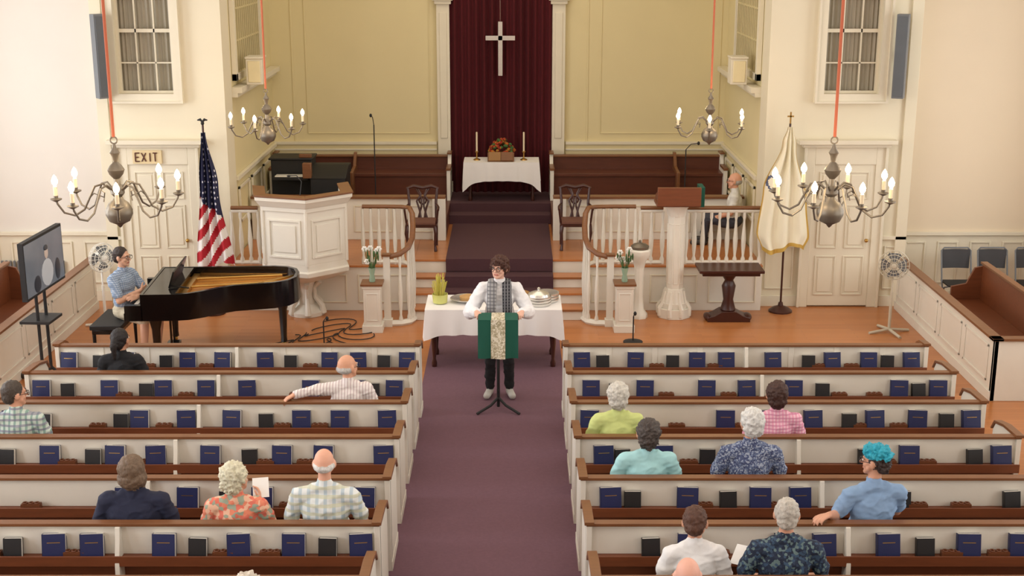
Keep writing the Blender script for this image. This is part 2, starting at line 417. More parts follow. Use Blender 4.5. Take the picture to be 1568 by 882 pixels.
def clothtable(name,x0,x1,y0,y1,z,zf,drop,legm,wave=.012,side=.06,ck=.25):
    b=B()
    b.box(x0+.04,x1-.04,y0+.04,y1-.04,z-.05,z-.01,legm)
    for x in(x0+.1,x1-.1):
        for y in(y0+.1,y1-.1): b.lathe([(.03,0),(.035,.05),(.02,.1),(.035,.3),(.025,z-zf-.2),(.04,z-zf-.12),(.04,z-zf-.05)],(x,y,zf),legm,10)
    per=[]; n=36
    for i in range(n): per.append((x0+(x1-x0)*i/n,y0))
    for i in range(14): per.append((x1,y0+(y1-y0)*i/14))
    for i in range(n): per.append((x1-(x1-x0)*i/n,y1))
    for i in range(14): per.append((x0,y1-(y1-y0)*i/14))
    N=len(per); vs=[];fs=[]
    for j in range(7):
        t=j/6
        for i,(x,y) in enumerate(per):
            k=wave*t*math.sin(i*1.1+.5*math.sin(i*.7))+side*t*.3
            dx=1 if x>=x1 else(-1 if x<=x0 else 0); dy=1 if y>=y1 else(-1 if y<=y0 else 0)
            corner=1+ck*math.exp(-min(abs(x-x0),abs(x-x1))*9)*t*(1 if dy else 0)+ck*math.exp(-min(abs(y-y0),abs(y-y1))*9)*t*(1 if dx and not dy else 0)
            vs.append((x+dx*(k+.005),y+dy*(k+.005),z-drop*t*corner))
    for j in range(6):
        for i in range(N): q=(i+1)%N; fs.append((j*N+i,j*N+q,(j+1)*N+q,(j+1)*N+i))
    fs.append(tuple(range(N))); b.add(vs,fs,CLOTH)
    return b.make(name)
TZ=1.63
clothtable('altar_table',-.57,.67,21.62,22.15,TZ,CZ,.31,MAH,ck=.6)
for x in(-.36,.42):
    b=B(); b.lathe([(.06,0),(.055,.015),(.015,.03),(.012,.12),(.03,.14),(.03,.15)],(0,0,0),GOLD,12); b.lathe([(.015,.15),(.015,.46),(.002,.47)],(0,0,0),CAND,10); b.make('altar_candlestick',(x,21.85,TZ+.002))
b=B(); b.lathe([(.09,0),(.13,.03),(.15,.1),(.14,.12)],(0,0,0),M('basket',(130,85,40),.8,var=.3,scale=40),16)
for i in range(110):
    a=random.random()*2*pi; e=random.random()**.5; r=.22*e; h=.13+.22*(1-e*e)*random.uniform(.6,1)
    b.ell((r*math.cos(a),r*math.sin(a)*.7,h),(.032,.032,.026),ORF if random.random()<.75 else LEAF,7,5)
b.make('flower_arrangement',(.05,21.97,TZ+.002))
b=B(); b.prism([(0,0),(.16,0),(.16,.13)],-.22,.22,BR,'x'); b.T=Matrix.Rotation(math.atan2(.13,.16),4,'X'); b.box(-.2,-.003,.01,.19,.0,.03,M('old_book',(150,110,66),.6)); b.box(.003,.2,.01,.19,.0,.03,BR); b.make('bible_on_stand',(.04,21.66,TZ+.004),bevel=.003)

def chair():
    b=B()
    b.box(-.26,.26,-.24,.24,.4,.45,MAH); b.box(-.235,.235,-.22,.22,.45,.48,M('chair_seat',(110,70,55),.7))
    for x in(-.23,.23):
        b.tube([(x,-.21,.42),(x*1.06,-.25,.3),(x*.98,-.22,.12),(x*1.04,-.25,.0)],[.035,.03,.018,.028],MAH)
        b.tube([(x,.22,0),(x,.21,.42),(x*.98,.25,.75),(x*1.08,.29,.98)],[.02,.025,.024,.024],MAH)
        b.tube([(x,.24,.7),(x*1.2,.05,.69),(x*1.22,-.16,.68)],.02,MAH); b.tube([(x*1.2,-.14,.68),(x*1.08,-.12,.45)],.018,MAH)
    b.tube([(-.27,.29,.96),(-.15,.3,1.0),(0,.3,.97),(.15,.3,1.0),(.27,.29,.96)],[.024,.036,.034,.036,.024],MAH)
    for s in(-1,1):
        b.tube([(s*.03,.22,.45),(s*.05,.24,.6),(s*.1,.26,.75),(s*.03,.28,.86),(s*.09,.3,.98)],.018,MAH)
        b.tube([(s*.08,.22,.45),(s*.02,.25,.66),(s*.02,.27,.8),(s*.12,.3,.97)],.016,MAH)
    b.ring((0,.27,.76),.06,.014,MAH,'y',16)
    b.tube([(-.22,-.2,.2),(-.22,.2,.2)],.012,MAH); b.tube([(.22,-.2,.2),(.22,.2,.2)],.012,MAH)
    return b
ch=chair().make('carved_armchair',(-1.13,19.5,z0)); ch.scale=(.9,)*3; copy(ch,(1.18,19.55,z0),scale=.9)

# organ console
b=B(); b.box(-.55,.1,.25,.7,0,.84,BLM); b.box(-.58,.12,.2,.72,.84,.87,BLM); b.box(.12,.66,-.1,.6,0,.6,BLM); b.prism([(-.12,.6),(.6,.6),(.6,.74),(.25,.76)],.1,.68,BLM,'x'); b.box(-.5,.08,.0,.28,.55,.6,BLM); b.box(-.46,.04,.02,.2,.6,.62,KEYW); b.box(-.1,.1,.25,.3,.87,.93,BR); b.box(.0,.14,-.1,.0,.6,.84,BR)
b.make('organ_console',(-3.05,20.55,CZ),bevel=.01)
def mic(name,loc,h,bx,by):
    b=B(); b.lathe([(.13,0),(.13,.015),(.02,.03)],(0,0,0),BLM,16); b.tube([(0,0,0),(0,0,h*.9)],.009,BLM); b.tube([(0,0,h*.9),(bx*.4,by*.4,h*.98),(bx,by,h)],.006,BLM); b.ell((bx,by,h),(.022,.022,.03),BLM,8,6); b.make(name,loc)
mic('microphone_stand',(-1.95,20.8,CZ),1.55,-.04,-.05)
mic('microphone_stand',(2.95,20.6,CZ),1.15,.18,-.1)
mic('microphone_stand',(-2.24,16.6,0),.42,.05,0); mic('microphone_stand',(1.84,16.9,0),.4,.02,0)

# pulpit (open at the back)
def npoly(n,r,rot,sy=1): return [(r*math.cos(2*pi*i/n+rot),r*math.sin(2*pi*i/n+rot)*sy) for i in range(n)]
b=B(); n=6; rot=math.radians(42)
def loft(levels,m,n,rot):
    vs=[];fs=[]
    for r,z in levels: vs.extend([(p[0],p[1],z) for p in npoly(n,r,rot)])
    for j in range(len(levels)-1):
        for i in range(n): k=(i+1)%n; fs.append((j*n+i,j*n+k,(j+1)*n+k,(j+1)*n+i))
    fs.append(tuple(range(n))[::-1]); fs.append(tuple(range((len(levels)-1)*n,len(levels)*n))); b.add(vs,fs,m)
loft([(.12,.46),(.2,.5),(.42,.56),(.6,.64),(.68,.69),(.69,.75),(.66,.77),(.655,.82),(.655,.86)],WH,n,rot)
def seg(i,ri,ro0,ro1,za,zb,m):
    a0=2*pi*i/n+rot; a1=2*pi*(i+1)/n+rot
    q=lambda r,a,z:(r*math.cos(a),r*math.sin(a),z)
    vs=[q(ri,a0,za),q(ri,a1,za),q(ro0,a1,za),q(ro0,a0,za),q(ri,a0,zb),q(ri,a1,zb),q(ro1,a1,zb),q(ro1,a0,zb)]
    b.add(vs,[(0,1,2,3),(7,6,5,4),(0,4,5,1),(1,5,6,2),(2,6,7,3),(3,7,4,0)],m)
for i in (2,3,4,5):
    seg(i,.61,.655,.655,.86,1.62,WH); seg(i,.61,.68,.68,1.6,1.66,WH); seg(i,.61,.69,.76,1.66,1.75,WH); seg(i,.61,.77,.77,1.75,1.8,WH); seg(i,.59,.785,.785,1.8,1.825,BR)
    a0=2*pi*i/n+rot; a1=2*pi*(i+1)/n+rot; am=(a0+a1)/2; ap=.655*math.cos(pi/n)
    b.T=Matrix.Rotation(am+pi/2,4,'Z'); W=.655*math.sin(pi/n)
    frame(b,-W+.11,W-.11,.98,1.46,-ap-.02,-ap,.03,WH); b.box(-W+.16,W-.16,-ap-.015,-ap,1.03,1.41,WH)
    b.T=Matrix.Identity(4)
    b.tube([(.655*math.cos(a0),.655*math.sin(a0),.84),(.655*math.cos(a0),.655*math.sin(a0),1.62)],.025,WH,6)
b.lathe([(.26,0),(.26,.06),(.2,.1),(.12,.16),(.1,.3),(.13,.42),(.16,.5)],(0,0,0),WH,20)
for i in range(6):
    a=2*pi*i/6+rot; c,s=math.cos(a),math.sin(a)
    b.tube([(c*.26,s*.26,.03),(c*.24,s*.24,.15),(c*.14,s*.14,.25),(c*.13,s*.13,.4),(c*.22,s*.22,.5)],[.05,.04,.03,.03,.04],WH)
b.tube([(.05,-.5,1.82),(.07,-.45,2.0),(.0,-.42,2.08),(-.1,-.4,2.07)],.007,BLM); b.ell((-.11,-.4,2.07),(.03,.015,.015),BLM,8,5)
b.make('pulpit',(-2.72,18.3,0),bevel=.004)
# lectern
b=B()
b.prism(npoly(8,.24,pi/8),0,.14,WH); b.prism(npoly(8,.2,pi/8),.14,.22,WH)
b.tube([(0,0,.2),(0,0,.34),(0,0,.42)],[.19,.16,.14],WH,8); b.prism(npoly(8,.125,pi/8),.4,1.5,WH); b.tube([(0,0,1.46),(0,0,1.56),(0,0,1.62)],[.13,.15,.2],WH,8)
for i in range(8):
    b.T=Matrix.Rotation(i*pi/4,4,'Z'); frame(b,-.03,.03,.5,1.35,-.122,-.112,.008,WH)
    b.T=Matrix.Rotation(i*pi/4+pi/8,4,'Z'); b.tube([(0,-.22,.03),(0,-.23,.14),(0,-.16,.24),(0,-.14,.38)],[.04,.035,.03,.02],WH,6)
b.T=Matrix.Identity(4)
b.box(-.3,.3,-.2,.22,1.62,1.66,BRD); b.prism([(-.22,1.66),(.24,1.66),(.24,1.72),(-.22,1.88)],-.28,.28,BRD,'x'); b.box(-.3,.3,-.25,-.2,1.64,1.9,BRD)
b.box(.3,.37,-.1,.2,1.6,1.88,GREEN)
b.make('lectern',(2.53,18.17,0),bevel=.005)
def flowers(b,z):
    b.lathe([(.035,0),(.045,.02),(.03,.1),(.05,.2),(.052,.2),(.03,.1),(.03,.02)],(0,0,z),M('vase_glass',(150,175,150),.1),12)
    for i in range(14):
        a=i*2.4; r=.05+.07*random.random(); h=z+.28+.2*random.random()
        p=(r*math.cos(a),r*math.sin(a),h)
        b.tube([(0,0,z+.1),(p[0]*.5,p[1]*.5,z+.25),p],.004,LEAF,5)
        if i%3==0:
            for k in range(6):
                g=k*pi/3; b.ell((p[0]+.025*math.cos(g),p[1]+.01,p[2]+.025*math.sin(g)),(.018,.01,.018),WHM,6,5)
        else: b.ell((p[0],p[1],p[2]-.05),(.012,.025,.05),LEAF,6,5)
for x in(-1.68,1.76):
    b=B(); b.box(-.14,.14,-.14,.14,0,.1,WH); b.box(-.115,.115,-.115,.115,.1,.62,WH); b.box(-.13,.13,-.13,.13,.62,.66,WH); b.box(-.15,.15,-.15,.15,.66,.69,BR)
    frame(b,-.07,.07,.18,.54,-.122,-.115,.015,WH); b.make('plant_pedestal',(x,17.46,0),bevel=.004)
    b=B(); flowers(b,0); b.make('flower_vase',(x,17.46,.69))
# font
b=B(); b.lathe([(.13,0),(.13,.06),(.08,.12),(.06,.3),(.065,.7),(.09,.82),(.15,.9),(.155,.98),(.14,1.0)],(0,0,0),WH,8); b.lathe([(.12,1.0),(.13,1.04),(.09,1.07),(.02,1.09),(.02,1.12),(0,1.13)],(0,0,0),PEW,20); b.make('baptismal_font',(2.02,18.1,0))
b=B(); b.box(-.45,.45,-.25,.25,.73,.77,MAH); b.box(-.4,.4,-.2,.2,.68,.73,MAH); b.lathe([(.09,.12),(.11,.16),(.07,.3),(.1,.5),(.06,.58),(.12,.68)],(0,0,0),MAH,12)
b.prism([(-.3,0),(.3,0),(.3,.06),(.2,.09),(.1,.15),(-.1,.15),(-.2,.09),(-.3,.06)],-.14,.14,MAH,'y'); b.ell((-.28,0,.05),(.06,.14,.05),MAH); b.ell((.28,0,.05),(.06,.14,.05),MAH)
b.make('pedestal_table',(3.27,17.98,0),bevel=.006)

# flags
def flag(name,x,y,ztop,H,widths,fn,bias,poleh,nf=3.2,amp=.05,finial='eagle',sag=.1):
    b=B(); nu,nv=60,80
    def W(v):
        for i in range(1,len(widths)):
            if v<=widths[i][0]+1e-6:
                a,c=widths[i-1],widths[i]; t=(v-a[0])/(c[0]-a[0]); t=t*t*(3-2*t); return a[1]*(1-t)+c[1]*t
        return widths[-1][1]
    vs=[]
    for j in range(nv+1):
        v=j/nv
        for i in range(nu+1):
            u=i/nu; w=W(v)
            vs.append((x+(u-bias)*w+.02*math.sin(v*5+u*3)*v, y-.06+amp*min(1,v*3+.3)*math.sin(u*2*pi*nf+v*1.2)-.05*v, ztop-v*H-sag*u*math.sin(v*pi)-.06*v*math.sin(u*pi*2)))
    groups={}
    for j in range(nv):
        for i in range(nu):
            m=fn((i+.5)/nu,(j+.5)/nv); groups.setdefault(m,[]).append((j*(nu+1)+i,j*(nu+1)+i+1,(j+1)*(nu+1)+i+1,(j+1)*(nu+1)+i))
    o=len(b.v); b.v+=[tuple(p) for p in vs]
    for m,fl in groups.items():
        k=b.mi(m)
        for f in fl: b.f.append([q+o for q in f]); b.m.append(k)
    b.tube([(x,y,0.03),(x,y,poleh)],.015,MAH,8); b.lathe([(.17,0),(.17,.02),(.12,.06),(.04,.09),(.03,.14)],(x,y,0),MAH,16)
    if finial=='eagle':
        b.ell((x,y,poleh+.02),(.025,.025,.03),BLM); b.tube([(x-.07,y,poleh+.06),(x-.03,y,poleh+.07),(x,y,poleh+.04),(x+.03,y,poleh+.07),(x+.07,y,poleh+.06)],[.008,.02,.02,.02,.008],BLM)
    else:
        b.box(x-.01,x+.01,y-.008,y+.008,poleh,poleh+.16,GOLD); b.box(x-.045,x+.045,y-.008,y+.008,poleh+.09,poleh+.11,GOLD)
    b.make(name)
RED=M('flag_red',(176,26,40),.8,var=.05); FW=M('flag_white',(232,228,224),.8,var=.03); ST=stars('flag_canton'); FR=M('flag_fringe',(200,165,80),.8,var=.1); FI=M('flag_ivory',(238,232,208),.8,var=.03); FB=M('flag_emblem',(90,100,130),.8)
def usf(u,v):
    if v-.12*u<.47: return ST
    f=(v*1.9+u*.62)/.155
    return RED if int(math.floor(f))%2 else FW
flag('american_flag',-4.06,18.3,2.62,1.9,[(0,.06),(.35,.27),(1,.5)],usf,.32,2.72)
def cf(u,v):
    if u<.04 or u>.96 or v>.965: return FR
    d=math.hypot((u-.2)*.55,(v-.42)*1.7)
    if .07<d<.1: return FB
    return FI
flag('church_flag',4.1,18.4,2.68,1.75,[(0,.08),(.12,.2),(.5,.64),(.85,.72),(1,.55)],cf,.55,2.72,finial='cross',amp=.045,sag=.16)

SGR=M('speaker_grille',(100,106,112),.6,bump=.5,bscale=300)
for x,rz in((-5.47,.7),(5.6,-.45)):
    b=B(); b.box(-.08,.08,-.08,.06,0,1.15,GREY); b.box(-.065,.065,-.09,-.08,.03,1.12,SGR); b.box(-.02,.02,.06,.12,.5,.6,BLM); b.make('column_speaker',(x,18.5,3.06),rz,bevel=.008)

# ================= CHANDELIERS
def chandelier(n,name):
    b=B()
    b.lathe([(.004,-.28),(.015,-.27),(.03,-.25),(.09,-.22),(.118,-.16),(.118,-.12),(.09,-.06),(.05,-.03),(.035,.0),(.06,.03),(.06,.07),(.03,.1),(.025,.16),(.06,.2),(.075,.24),(.05,.28),(.02,.31),(.03,.36),(.045,.39),(.02,.43),(.01,.47)],(0,0,0),PEW,20)
    b.ring((0,0,.5),.03,.007,PEW,'y',14)
    for i in range(n):
        a=2*pi*(i+.35)/n; c,s=math.cos(a),math.sin(a)
        P=lambda r,z:(c*r,s*r,z)
        b.tube([P(.05,.06),P(.12,.12),P(.19,.1),P(.24,.0),P(.29,-.1),P(.37,-.15),P(.46,-.12),P(.51,-.04),P(.52,.0)],.0095,PEW,7)
        b.tube([P(.24,.0),P(.2,.04),P(.16,.02),P(.17,-.02)],.006,PEW,6)
        x,y,_=P(.52,0)
        b.lathe([(.01,-.02),(.03,-.01),(.05,.0),(.05,.008),(.018,.012),(.02,.035)],(x,y,0),PEW,12)
        b.lathe([(.018,.02),(.018,.115),(.008,.12)],(x,y,0),CAND,10)
        b.lathe([(.008,.12),(.026,.15),(.028,.17),(.016,.2),(.002,.22)],(x,y,0),BULB,10)
    return b
def place_ch(o,x,y,z,sc):
    o.location=(x,y,z); o.scale=(sc,)*3
    b=B(); b.tube([(0,0,.53),(0,0,(CH-z)/sc)],.014,CORD,8); b.lathe([(.08,-.05),(.08,0)],(0,0,(CH-z)/sc),PEW,16); b.make('cord',parent=o)
    for k in range(4):
        l=bpy.data.lights.new('chandelier_light','POINT'); l.energy=5; l.color=(1,.75,.45); l.shadow_soft_size=.06
        lo=bpy.data.objects.new('bulb_light_%d'%k,l); lo.location=(.52*math.cos(k*pi/2+.39),.52*math.sin(k*pi/2+.39),.3); lo.parent=o; scene.collection.objects.link(lo)
A=chandelier(8,'c').make('chandelier'); A2=copy(A,(0,0,0)); F1=chandelier(6,'c').make('chandelier'); F2=copy(F1,(0,0,0))
place_ch(A,-2.98,10.6,3.21,.92); place_ch(A2,2.82,10.6,3.21,.92); place_ch(F1,-2.96,17.2,2.86,.9); place_ch(F2,2.80,17.2,2.86,.9)

# ================= PEWS
rowY=[14.05,13.1,12.2,11.28,10.34,9.45,8.53,7.62,6.7,5.8]
def pew(Wd,front):
    b=B()
    b.box(0,Wd,0,.03,.6,.845,WH); b.box(0,Wd,.0,.03,.1,.6,BRD)
    b.box(0,Wd,-.035,.045,.845,.87,BR)
    if front:
        for i in range(1,8):
            x=Wd*i/8; b.box(x-.03,x+.03,-.008,0,.6,.845,WH)
    b.box(0.03,Wd-.03,-.11,0,.585,.6,BRD); b.box(.03,Wd-.03,-.122,-.11,.55,.635,BRD)
    xm=Wd/2; b.prism([(.02,.05),(-.13,.05),(-.13,.5),(-.12,.6),(-.07,.74),(-.05,.845),(.02,.845)],xm-.018,xm+.018,WH,'x')
    if not front:
        b.box(.03,Wd-.03,.03,.47,.41,.45,BRD); b.box(.03,Wd-.03,.42,.45,.1,.41,WH)
        for x in (Wd*.33,Wd*.66): b.prism([(.03,0),(.4,0),(.44,.41),(.03,.41)],x-.015,x+.015,WH,'x')
    d=.56 if not front else .3
    for xa in(0,Wd-.045):
        b.prism([(-.03,0),(d,0),(d,.72),(d-.06,.8),(d*.5,.845),(-.03,.86)],xa,xa+.045,WH,'x')
        b.prism([(-.05,.86),(d*.5,.845),(d-.06,.8),(d+.01,.72),(d+.03,.725),(d-.045,.825),(d*.5,.872),(-.05,.888)],xa-.015,xa+.06,BR,'x')
        side=-.006 if xa==0 else .045
        b.box(xa+side,xa+side+.006,-.03,d,0,.1,WH)
    return b
for i,Y in enumerate(rowY):
    for x0 in(-4.85,.8): pew(4.05,i==0).make('church_pew',(x0,Y,0),bevel=.004)
# hymnals
b=B()
def book(x,y,z,w,h,t,m,ang,gold=True):
    b.T=Matrix.Translation((x,y,z))@Matrix.Rotation(ang,4,'Z')@Matrix.Rotation(math.radians(-12),4,'X')
    b.box(-w/2,w/2,-t/2,-t/2+.004,0,h,m); b.box(-w/2,w/2,t/2-.004,t/2,0,h,m); b.box(-w/2,-w/2+.004,-t/2,t/2,0,h,m)
    b.box(-w/2+.004,w/2-.003,-t/2+.004,t/2-.004,.003,h-.002,PAGE)
    if gold: b.box(-w*.28,w*.28,-t/2-.001,-t/2,h*.62,h*.65,GOLD)
    b.T=Matrix.Identity(4)
patt=[(.05,'b'),(.115,'k'),(.21,'b'),(.30,'k'),(.37,'b'),(.46,'b'),(.585,'b'),(.66,'k'),(.74,'b'),(.84,'b'),(.90,'k'),(.96,'b')]
CUP=M('cup_rack',(110,62,34),.5)
for i,Y in enumerate(rowY):
    for x0 in(-4.85,.8):
        for f,kd in patt:
            if random.random()<.14: continue
            x=x0+4.05*min(.965,max(.035,f+random.uniform(-.014,.014)))
            if abs(x-x0-2.025)<.12: continue
            if kd=='b': book(x,Y-.062,.603,.178,.185,.052,BLUEB,random.uniform(-.12,.12))
            else: book(x,Y-.062,.603,.14,.15,.046,BLKB,random.uniform(-.12,.12),False)
        for f in(.255,.415,.70,.79):
            x=x0+4.05*f
            for q in(-1,0,1): b.ring((x+q*.05,Y-.055,.655),.018,.006,CUP,'z',10,5)
            b.box(x-.08,x+.08,-.085+Y,-.025+Y,.6,.65,CUP)
b.make('hymnals',smooth=False)

# side box pews
def boxwall(sx):
    b=B()
    def bx(xa,xb,y0,y1,z0,z1,m): a,c=sorted((sx*xa,sx*xb)); b.box(a,c,y0,y1,z0,z1,m)
    H=.74
    bx(5.8,5.85,14.6,18.55,0,H,WH); bx(5.76,5.89,14.56,18.55,H,H+.03,BR)
    bx(5.8,8.28,14.6,14.65,0,H,WH); bx(5.76,8.28,14.56,14.69,H,H+.03,BR)
    bx(5.78,5.8,14.6,18.55,0,.12,WH)
    for k in range(4):
        y=14.7+k*.96
        for(ya,yb,za,zb)in((y+.06,y+.09,.2,.64),(y+.86,y+.89,.2,.64),(y+.06,y+.89,.2,.23),(y+.06,y+.89,.61,.64)): bx(5.788,5.8,ya,yb,za,zb,WH)
    b.make('box_pew_partition',bevel=.004)
    b=B() 
    bx(6.6,6.64,14.9,17.4,.1,.95,BRD); bx(6.58,6.67,14.86,17.44,.95,.98,BR); bx(6.2,6.6,14.9,17.4,.42,.46,BRD); bx(6.2,6.23,14.9,17.4,.1,.42,WH)
    for y in(14.86,17.4):
        xs=sorted((sx*6.2,sx*6.64)); b.prism([(sx*6.2,0),(sx*6.64,0),(sx*6.64,.93),(sx*6.5,.9),(sx*6.4,.68),(sx*6.2,.64)],y,y+.04,BRD if y>17 else WH,'y')
    b.make('side_pew',bevel=.004)
    b=B()
    bx(5.9,5.95,5,12.6,0,H,WH); bx(5.86,5.99,5,12.6,H,H+.03,BR); bx(5.9,8.28,12.55,12.6,0,H,WH); bx(5.86,8.28,12.51,12.64,H,H+.03,BR)
    for y in(11.2,9.6,8.0): bx(5.95,8.28,y,y+.05,0,.8,WH); bx(5.95,8.28,y-.03,y+.08,.8,.83,BR); bx(5.95,8.28,y+.05,y+.45,.42,.46,BRD)
    b.make('side_box_pew',bevel=.004)
boxwall(-1); boxwall(1)

# folding chairs
b=B()
for x in(-.21,.21):
    b.tube([(x,-.2,0),(x,.08,.45),(x,.2,.88),(x*.8,.21,.92)],.012,GREY); b.tube([(x,.22,0),(x,-.05,.4),(x,-.18,.44)],.012,GREY)
b.tube([(-.17,.21,.92),(.17,.21,.92)],.012,GREY); b.box(-.2,.2,-.2,.16,.44,.46,BLM)
vs=[];fs=[]
for j in range(2):
    for i in range(9): u=-.2+.4*i/8; vs.append((u,.19+.03*(1-(u/.2)**2),.62+j*.28))
for i in range(8): fs.append((i,i+1,10+i,9+i))
b.add(vs,fs,M('chair_grey',(70,72,76),.5)); fc=b.make('folding_chair',(6.6,18.3,0))
copy(fc,(7.12,18.3,0)); copy(fc,(7.66,18.3,0))

def fan(name,loc,rz,m,h):
    b=B()
    for a in(0,pi/2): c,s=math.cos(a+.5),math.sin(a+.5); b.tube([(-c*.3,-s*.3,.015),(0,0,.05),(c*.3,s*.3,.015)],.02,m)
    b.tube([(0,0,.03),(0,0,h*.6)],.02,m); b.tube([(0,0,h*.6),(0,0,h-.05)],.014,m); b.tube([(0,.12,h),(0,-.02,h)],[.05,.07],m,14)
    for R,y in((.2,-.05),(.2,-.02),(.15,-.085),(.1,-.1),(.05,-.105),(.15,.0),(.1,.02)): b.ring((0,y,h),R,.005,m,'y',28,5)
    for i in range(20):
        a=2*pi*i/20; c,s=math.cos(a),math.sin(a); b.tube([(c*.03,-.107,h+s*.03),(c*.1,-.1,h+s*.1),(c*.16,-.08,h+s*.16),(c*.2,-.05,h+s*.2),(c*.2,-.02,h+s*.2),(c*.1,.02,h+s*.1)],.0028,m,4)
    for i in range(4):
        a=2*pi*i/4; vs=[]
        for r,w in((.03,.5),(.09,1.1),(.16,1.2),(.18,.8)):
            for q in(-1,1): g=a+q*w*.5; vs.append((r*math.cos(g),-.04+q*.012,h+r*math.sin(g)))
        b.add(vs,[(0,1,3,2),(2,3,5,4),(4,5,7,6)],GREY)
    b.ell((0,-.1,h),(.04,.015,.04),m); b.make(name,loc,rz)
FANC=M('fan_plastic',(196,188,168),.4)
fan('pedestal_fan',(5.38,17.35,0),-.25,FANC,.96); fan('pedestal_fan',(-5.4,17.6,0),.9,WHM,1.0)

# TV on stand
b=B(); b.box(-.56,.56,-.03,.03,1.27,1.94,BLM)
SCR=M('screen_glow',(72,84,98),.2,emit=.35,c2=(135,138,142),scale=2); b.box(-.54,.54,-.034,-.03,1.30,1.91,SCR)
SP=M('screen_person',(45,50,60),.3,emit=.1); SF=M('screen_skin',(180,165,155),.3,emit=.25); SS=M('screen_shirt',(170,176,182),.3,emit=.25)
b.ell((.05,-.035,1.47),(.17,.003,.16),SS); b.ell((.05,-.037,1.70),(.055,.003,.07),SF); b.ell((.05,-.038,1.76),(.06,.003,.035),SP); b.ell((-.25,-.036,1.40),(.1,.003,.1),SP); b.ell((.35,-.036,1.44),(.08,.003,.13),SP)
for x in(-.12,.12): b.tube([(x,.06,.25),(x,.06,1.7)],.02,BLM)
for s in(-1,1):
    for q in(-1,1): b.tube([(s*.12,.06,.28),(s*.25,.06+q*.22,.03)],.018,BLM)
b.box(-.2,.2,-.1,.25,.9,.93,BLM); b.box(-.13,.13,.03,.09,1.5,1.65,BLM)
b.make('television_on_stand',(-5.22,14.9,0),math.radians(87),bevel=.004)

# ================= PIANO
b=B(); k=.93
out=[(0,0),(.45,0),(.62,.03),(.8,.14),(.98,.3),(1.18,.42),(1.45,.48),(1.7,.54),(1.88,.66),(1.98,.85),(1.99,1.1),(1.93,1.32),(1.8,1.45),(1.6,1.5),(0,1.5)]
out=[(x*k,y*.95) for x,y in out]
def inset(P,d):
    o=[]; n=len(P)
    for i in range(n):
        a=V(P[i-1]);q=V(P[i]);c2=V(P[(i+1)%n]); e1=(q-a).normalized(); e2=(c2-q).normalized()
        nn=(V((-e1.y,e1.x))+V((-e2.y,e2.x))); nn=nn/max(.3,nn.length)
        o.append(tuple(q+nn*d*1.1))
    return o
inn=inset(out,.045)
n=len(out); vs=[(p[0],p[1],.64) for p in out]+[(p[0],p[1],.98) for p in out]+[(p[0],p[1],.98) for p in inn]+[(p[0],p[1],.84) for p in inn]
fs=[]
for lv in range(3):
    for i in range(n): q=(i+1)%n; fs.append((lv*n+i,lv*n+q,(lv+1)*n+q,(lv+1)*n+i))
fs.append(tuple(range(n))[::-1]); b.add(vs,fs,BLK)
b.add([(p[0],p[1],.845) for p in inn],[tuple(range(n))],SOUND)
b.box(.42,.5,.06,1.36,.85,.9,GOLD)
for i in range(26):
    y=.1+1.25*i/25; xe=.55+(1.2)*(i/25)**.7; b.tube([(.5,y,.905),(min(1.72,xe),min(1.33,y+.1),.89)],.0022,GOLD,4)
for (xa,ya,xb,yb) in((.5,.3,1.1,.55),(.5,.7,1.6,.9),(.5,1.1,1.6,1.25),(.6,.1,1.75,1.2)): b.tube([(xa,ya,.89),(xb,yb,.89)],.018,GOLD,6)
b.box(.04,.42,.045,1.38,.94,.975,BLK)
b.box(-.2,.02,0,.08,.64,.84,BLK); b.box(-.2,.02,1.345,1.425,.64,.84,BLK); b.box(-.2,.02,.08,1.345,.64,.73,BLK); b.box(-.02,.02,.08,1.345,.73,.9,BLK); b.box(-.21,-.19,0,1.425,.63,.74,BLK)
for i in range(52):
    y=.09+1.245*i/52; b.box(-.17,-.02,y+.001,y+1.245/52-.001,.73,.752,KEYW)
    if i%7 not in(2,6): b.box(-.11,-.02,y+.016,y+.03,.752,.763,BLM)
b.T=Matrix.Translation((.3,0,.98))@Matrix.Rotation(math.radians(18),4,'Y'); b.box(-.01,.012,.3,1.15,0,.22,BLK); b.T=Matrix.Identity(4)
b.tube([(.32,.35,1.0),(.55,.3,.98)],.01,BLK)
for x,y in((.14,.14),(.14,1.28),(1.62,.95)):
    b.tube([(x,y,.66),(x,y,.6),(x,y,.5),(x,y,.12),(x,y,.06)],[.085,.08,.055,.04,.045],BLK,8); b.ell((x,y,.03),(.03,.02,.03),GOLD,10,6)
b.tube([(.22,.62,.65),(.22,.62,.12)],.015,BLK); b.tube([(.22,.8,.65),(.22,.8,.12)],.015,BLK); b.box(.14,.3,.58,.84,.08,.14,BLK)
for y in(.64,.71,.78): b.box(.04,.16,y-.012,y+.012,.09,.1,GOLD)
b.make('grand_piano',(-4.36,15.72,0),math.radians(3),bevel=.004)
b=B(); b.box(-.2,.2,-.4,.4,.44,.5,BLM); b.box(-.18,.18,-.38,.38,.38,.44,BLK)
for x in(-.16,.16):
    for y in(-.35,.35): b.tube([(x,y,0),(x,y,.4)],[.018,.028],BLK,6)
b.make('piano_bench',(-4.9,16.38,0),bevel=.01)
b=B()
for q in range(6):
    x,y=-2.95+q*.13,16.8+.2*q; pts=[]
    for i in range(26): pts.append((x+.035*i+.12*math.sin(i*.5+q),y+.22*math.sin(i*.37+q*1.3)-.01*i,.012))
    b.tube(pts,.007,BLM,5)
b.make('floor_cables')

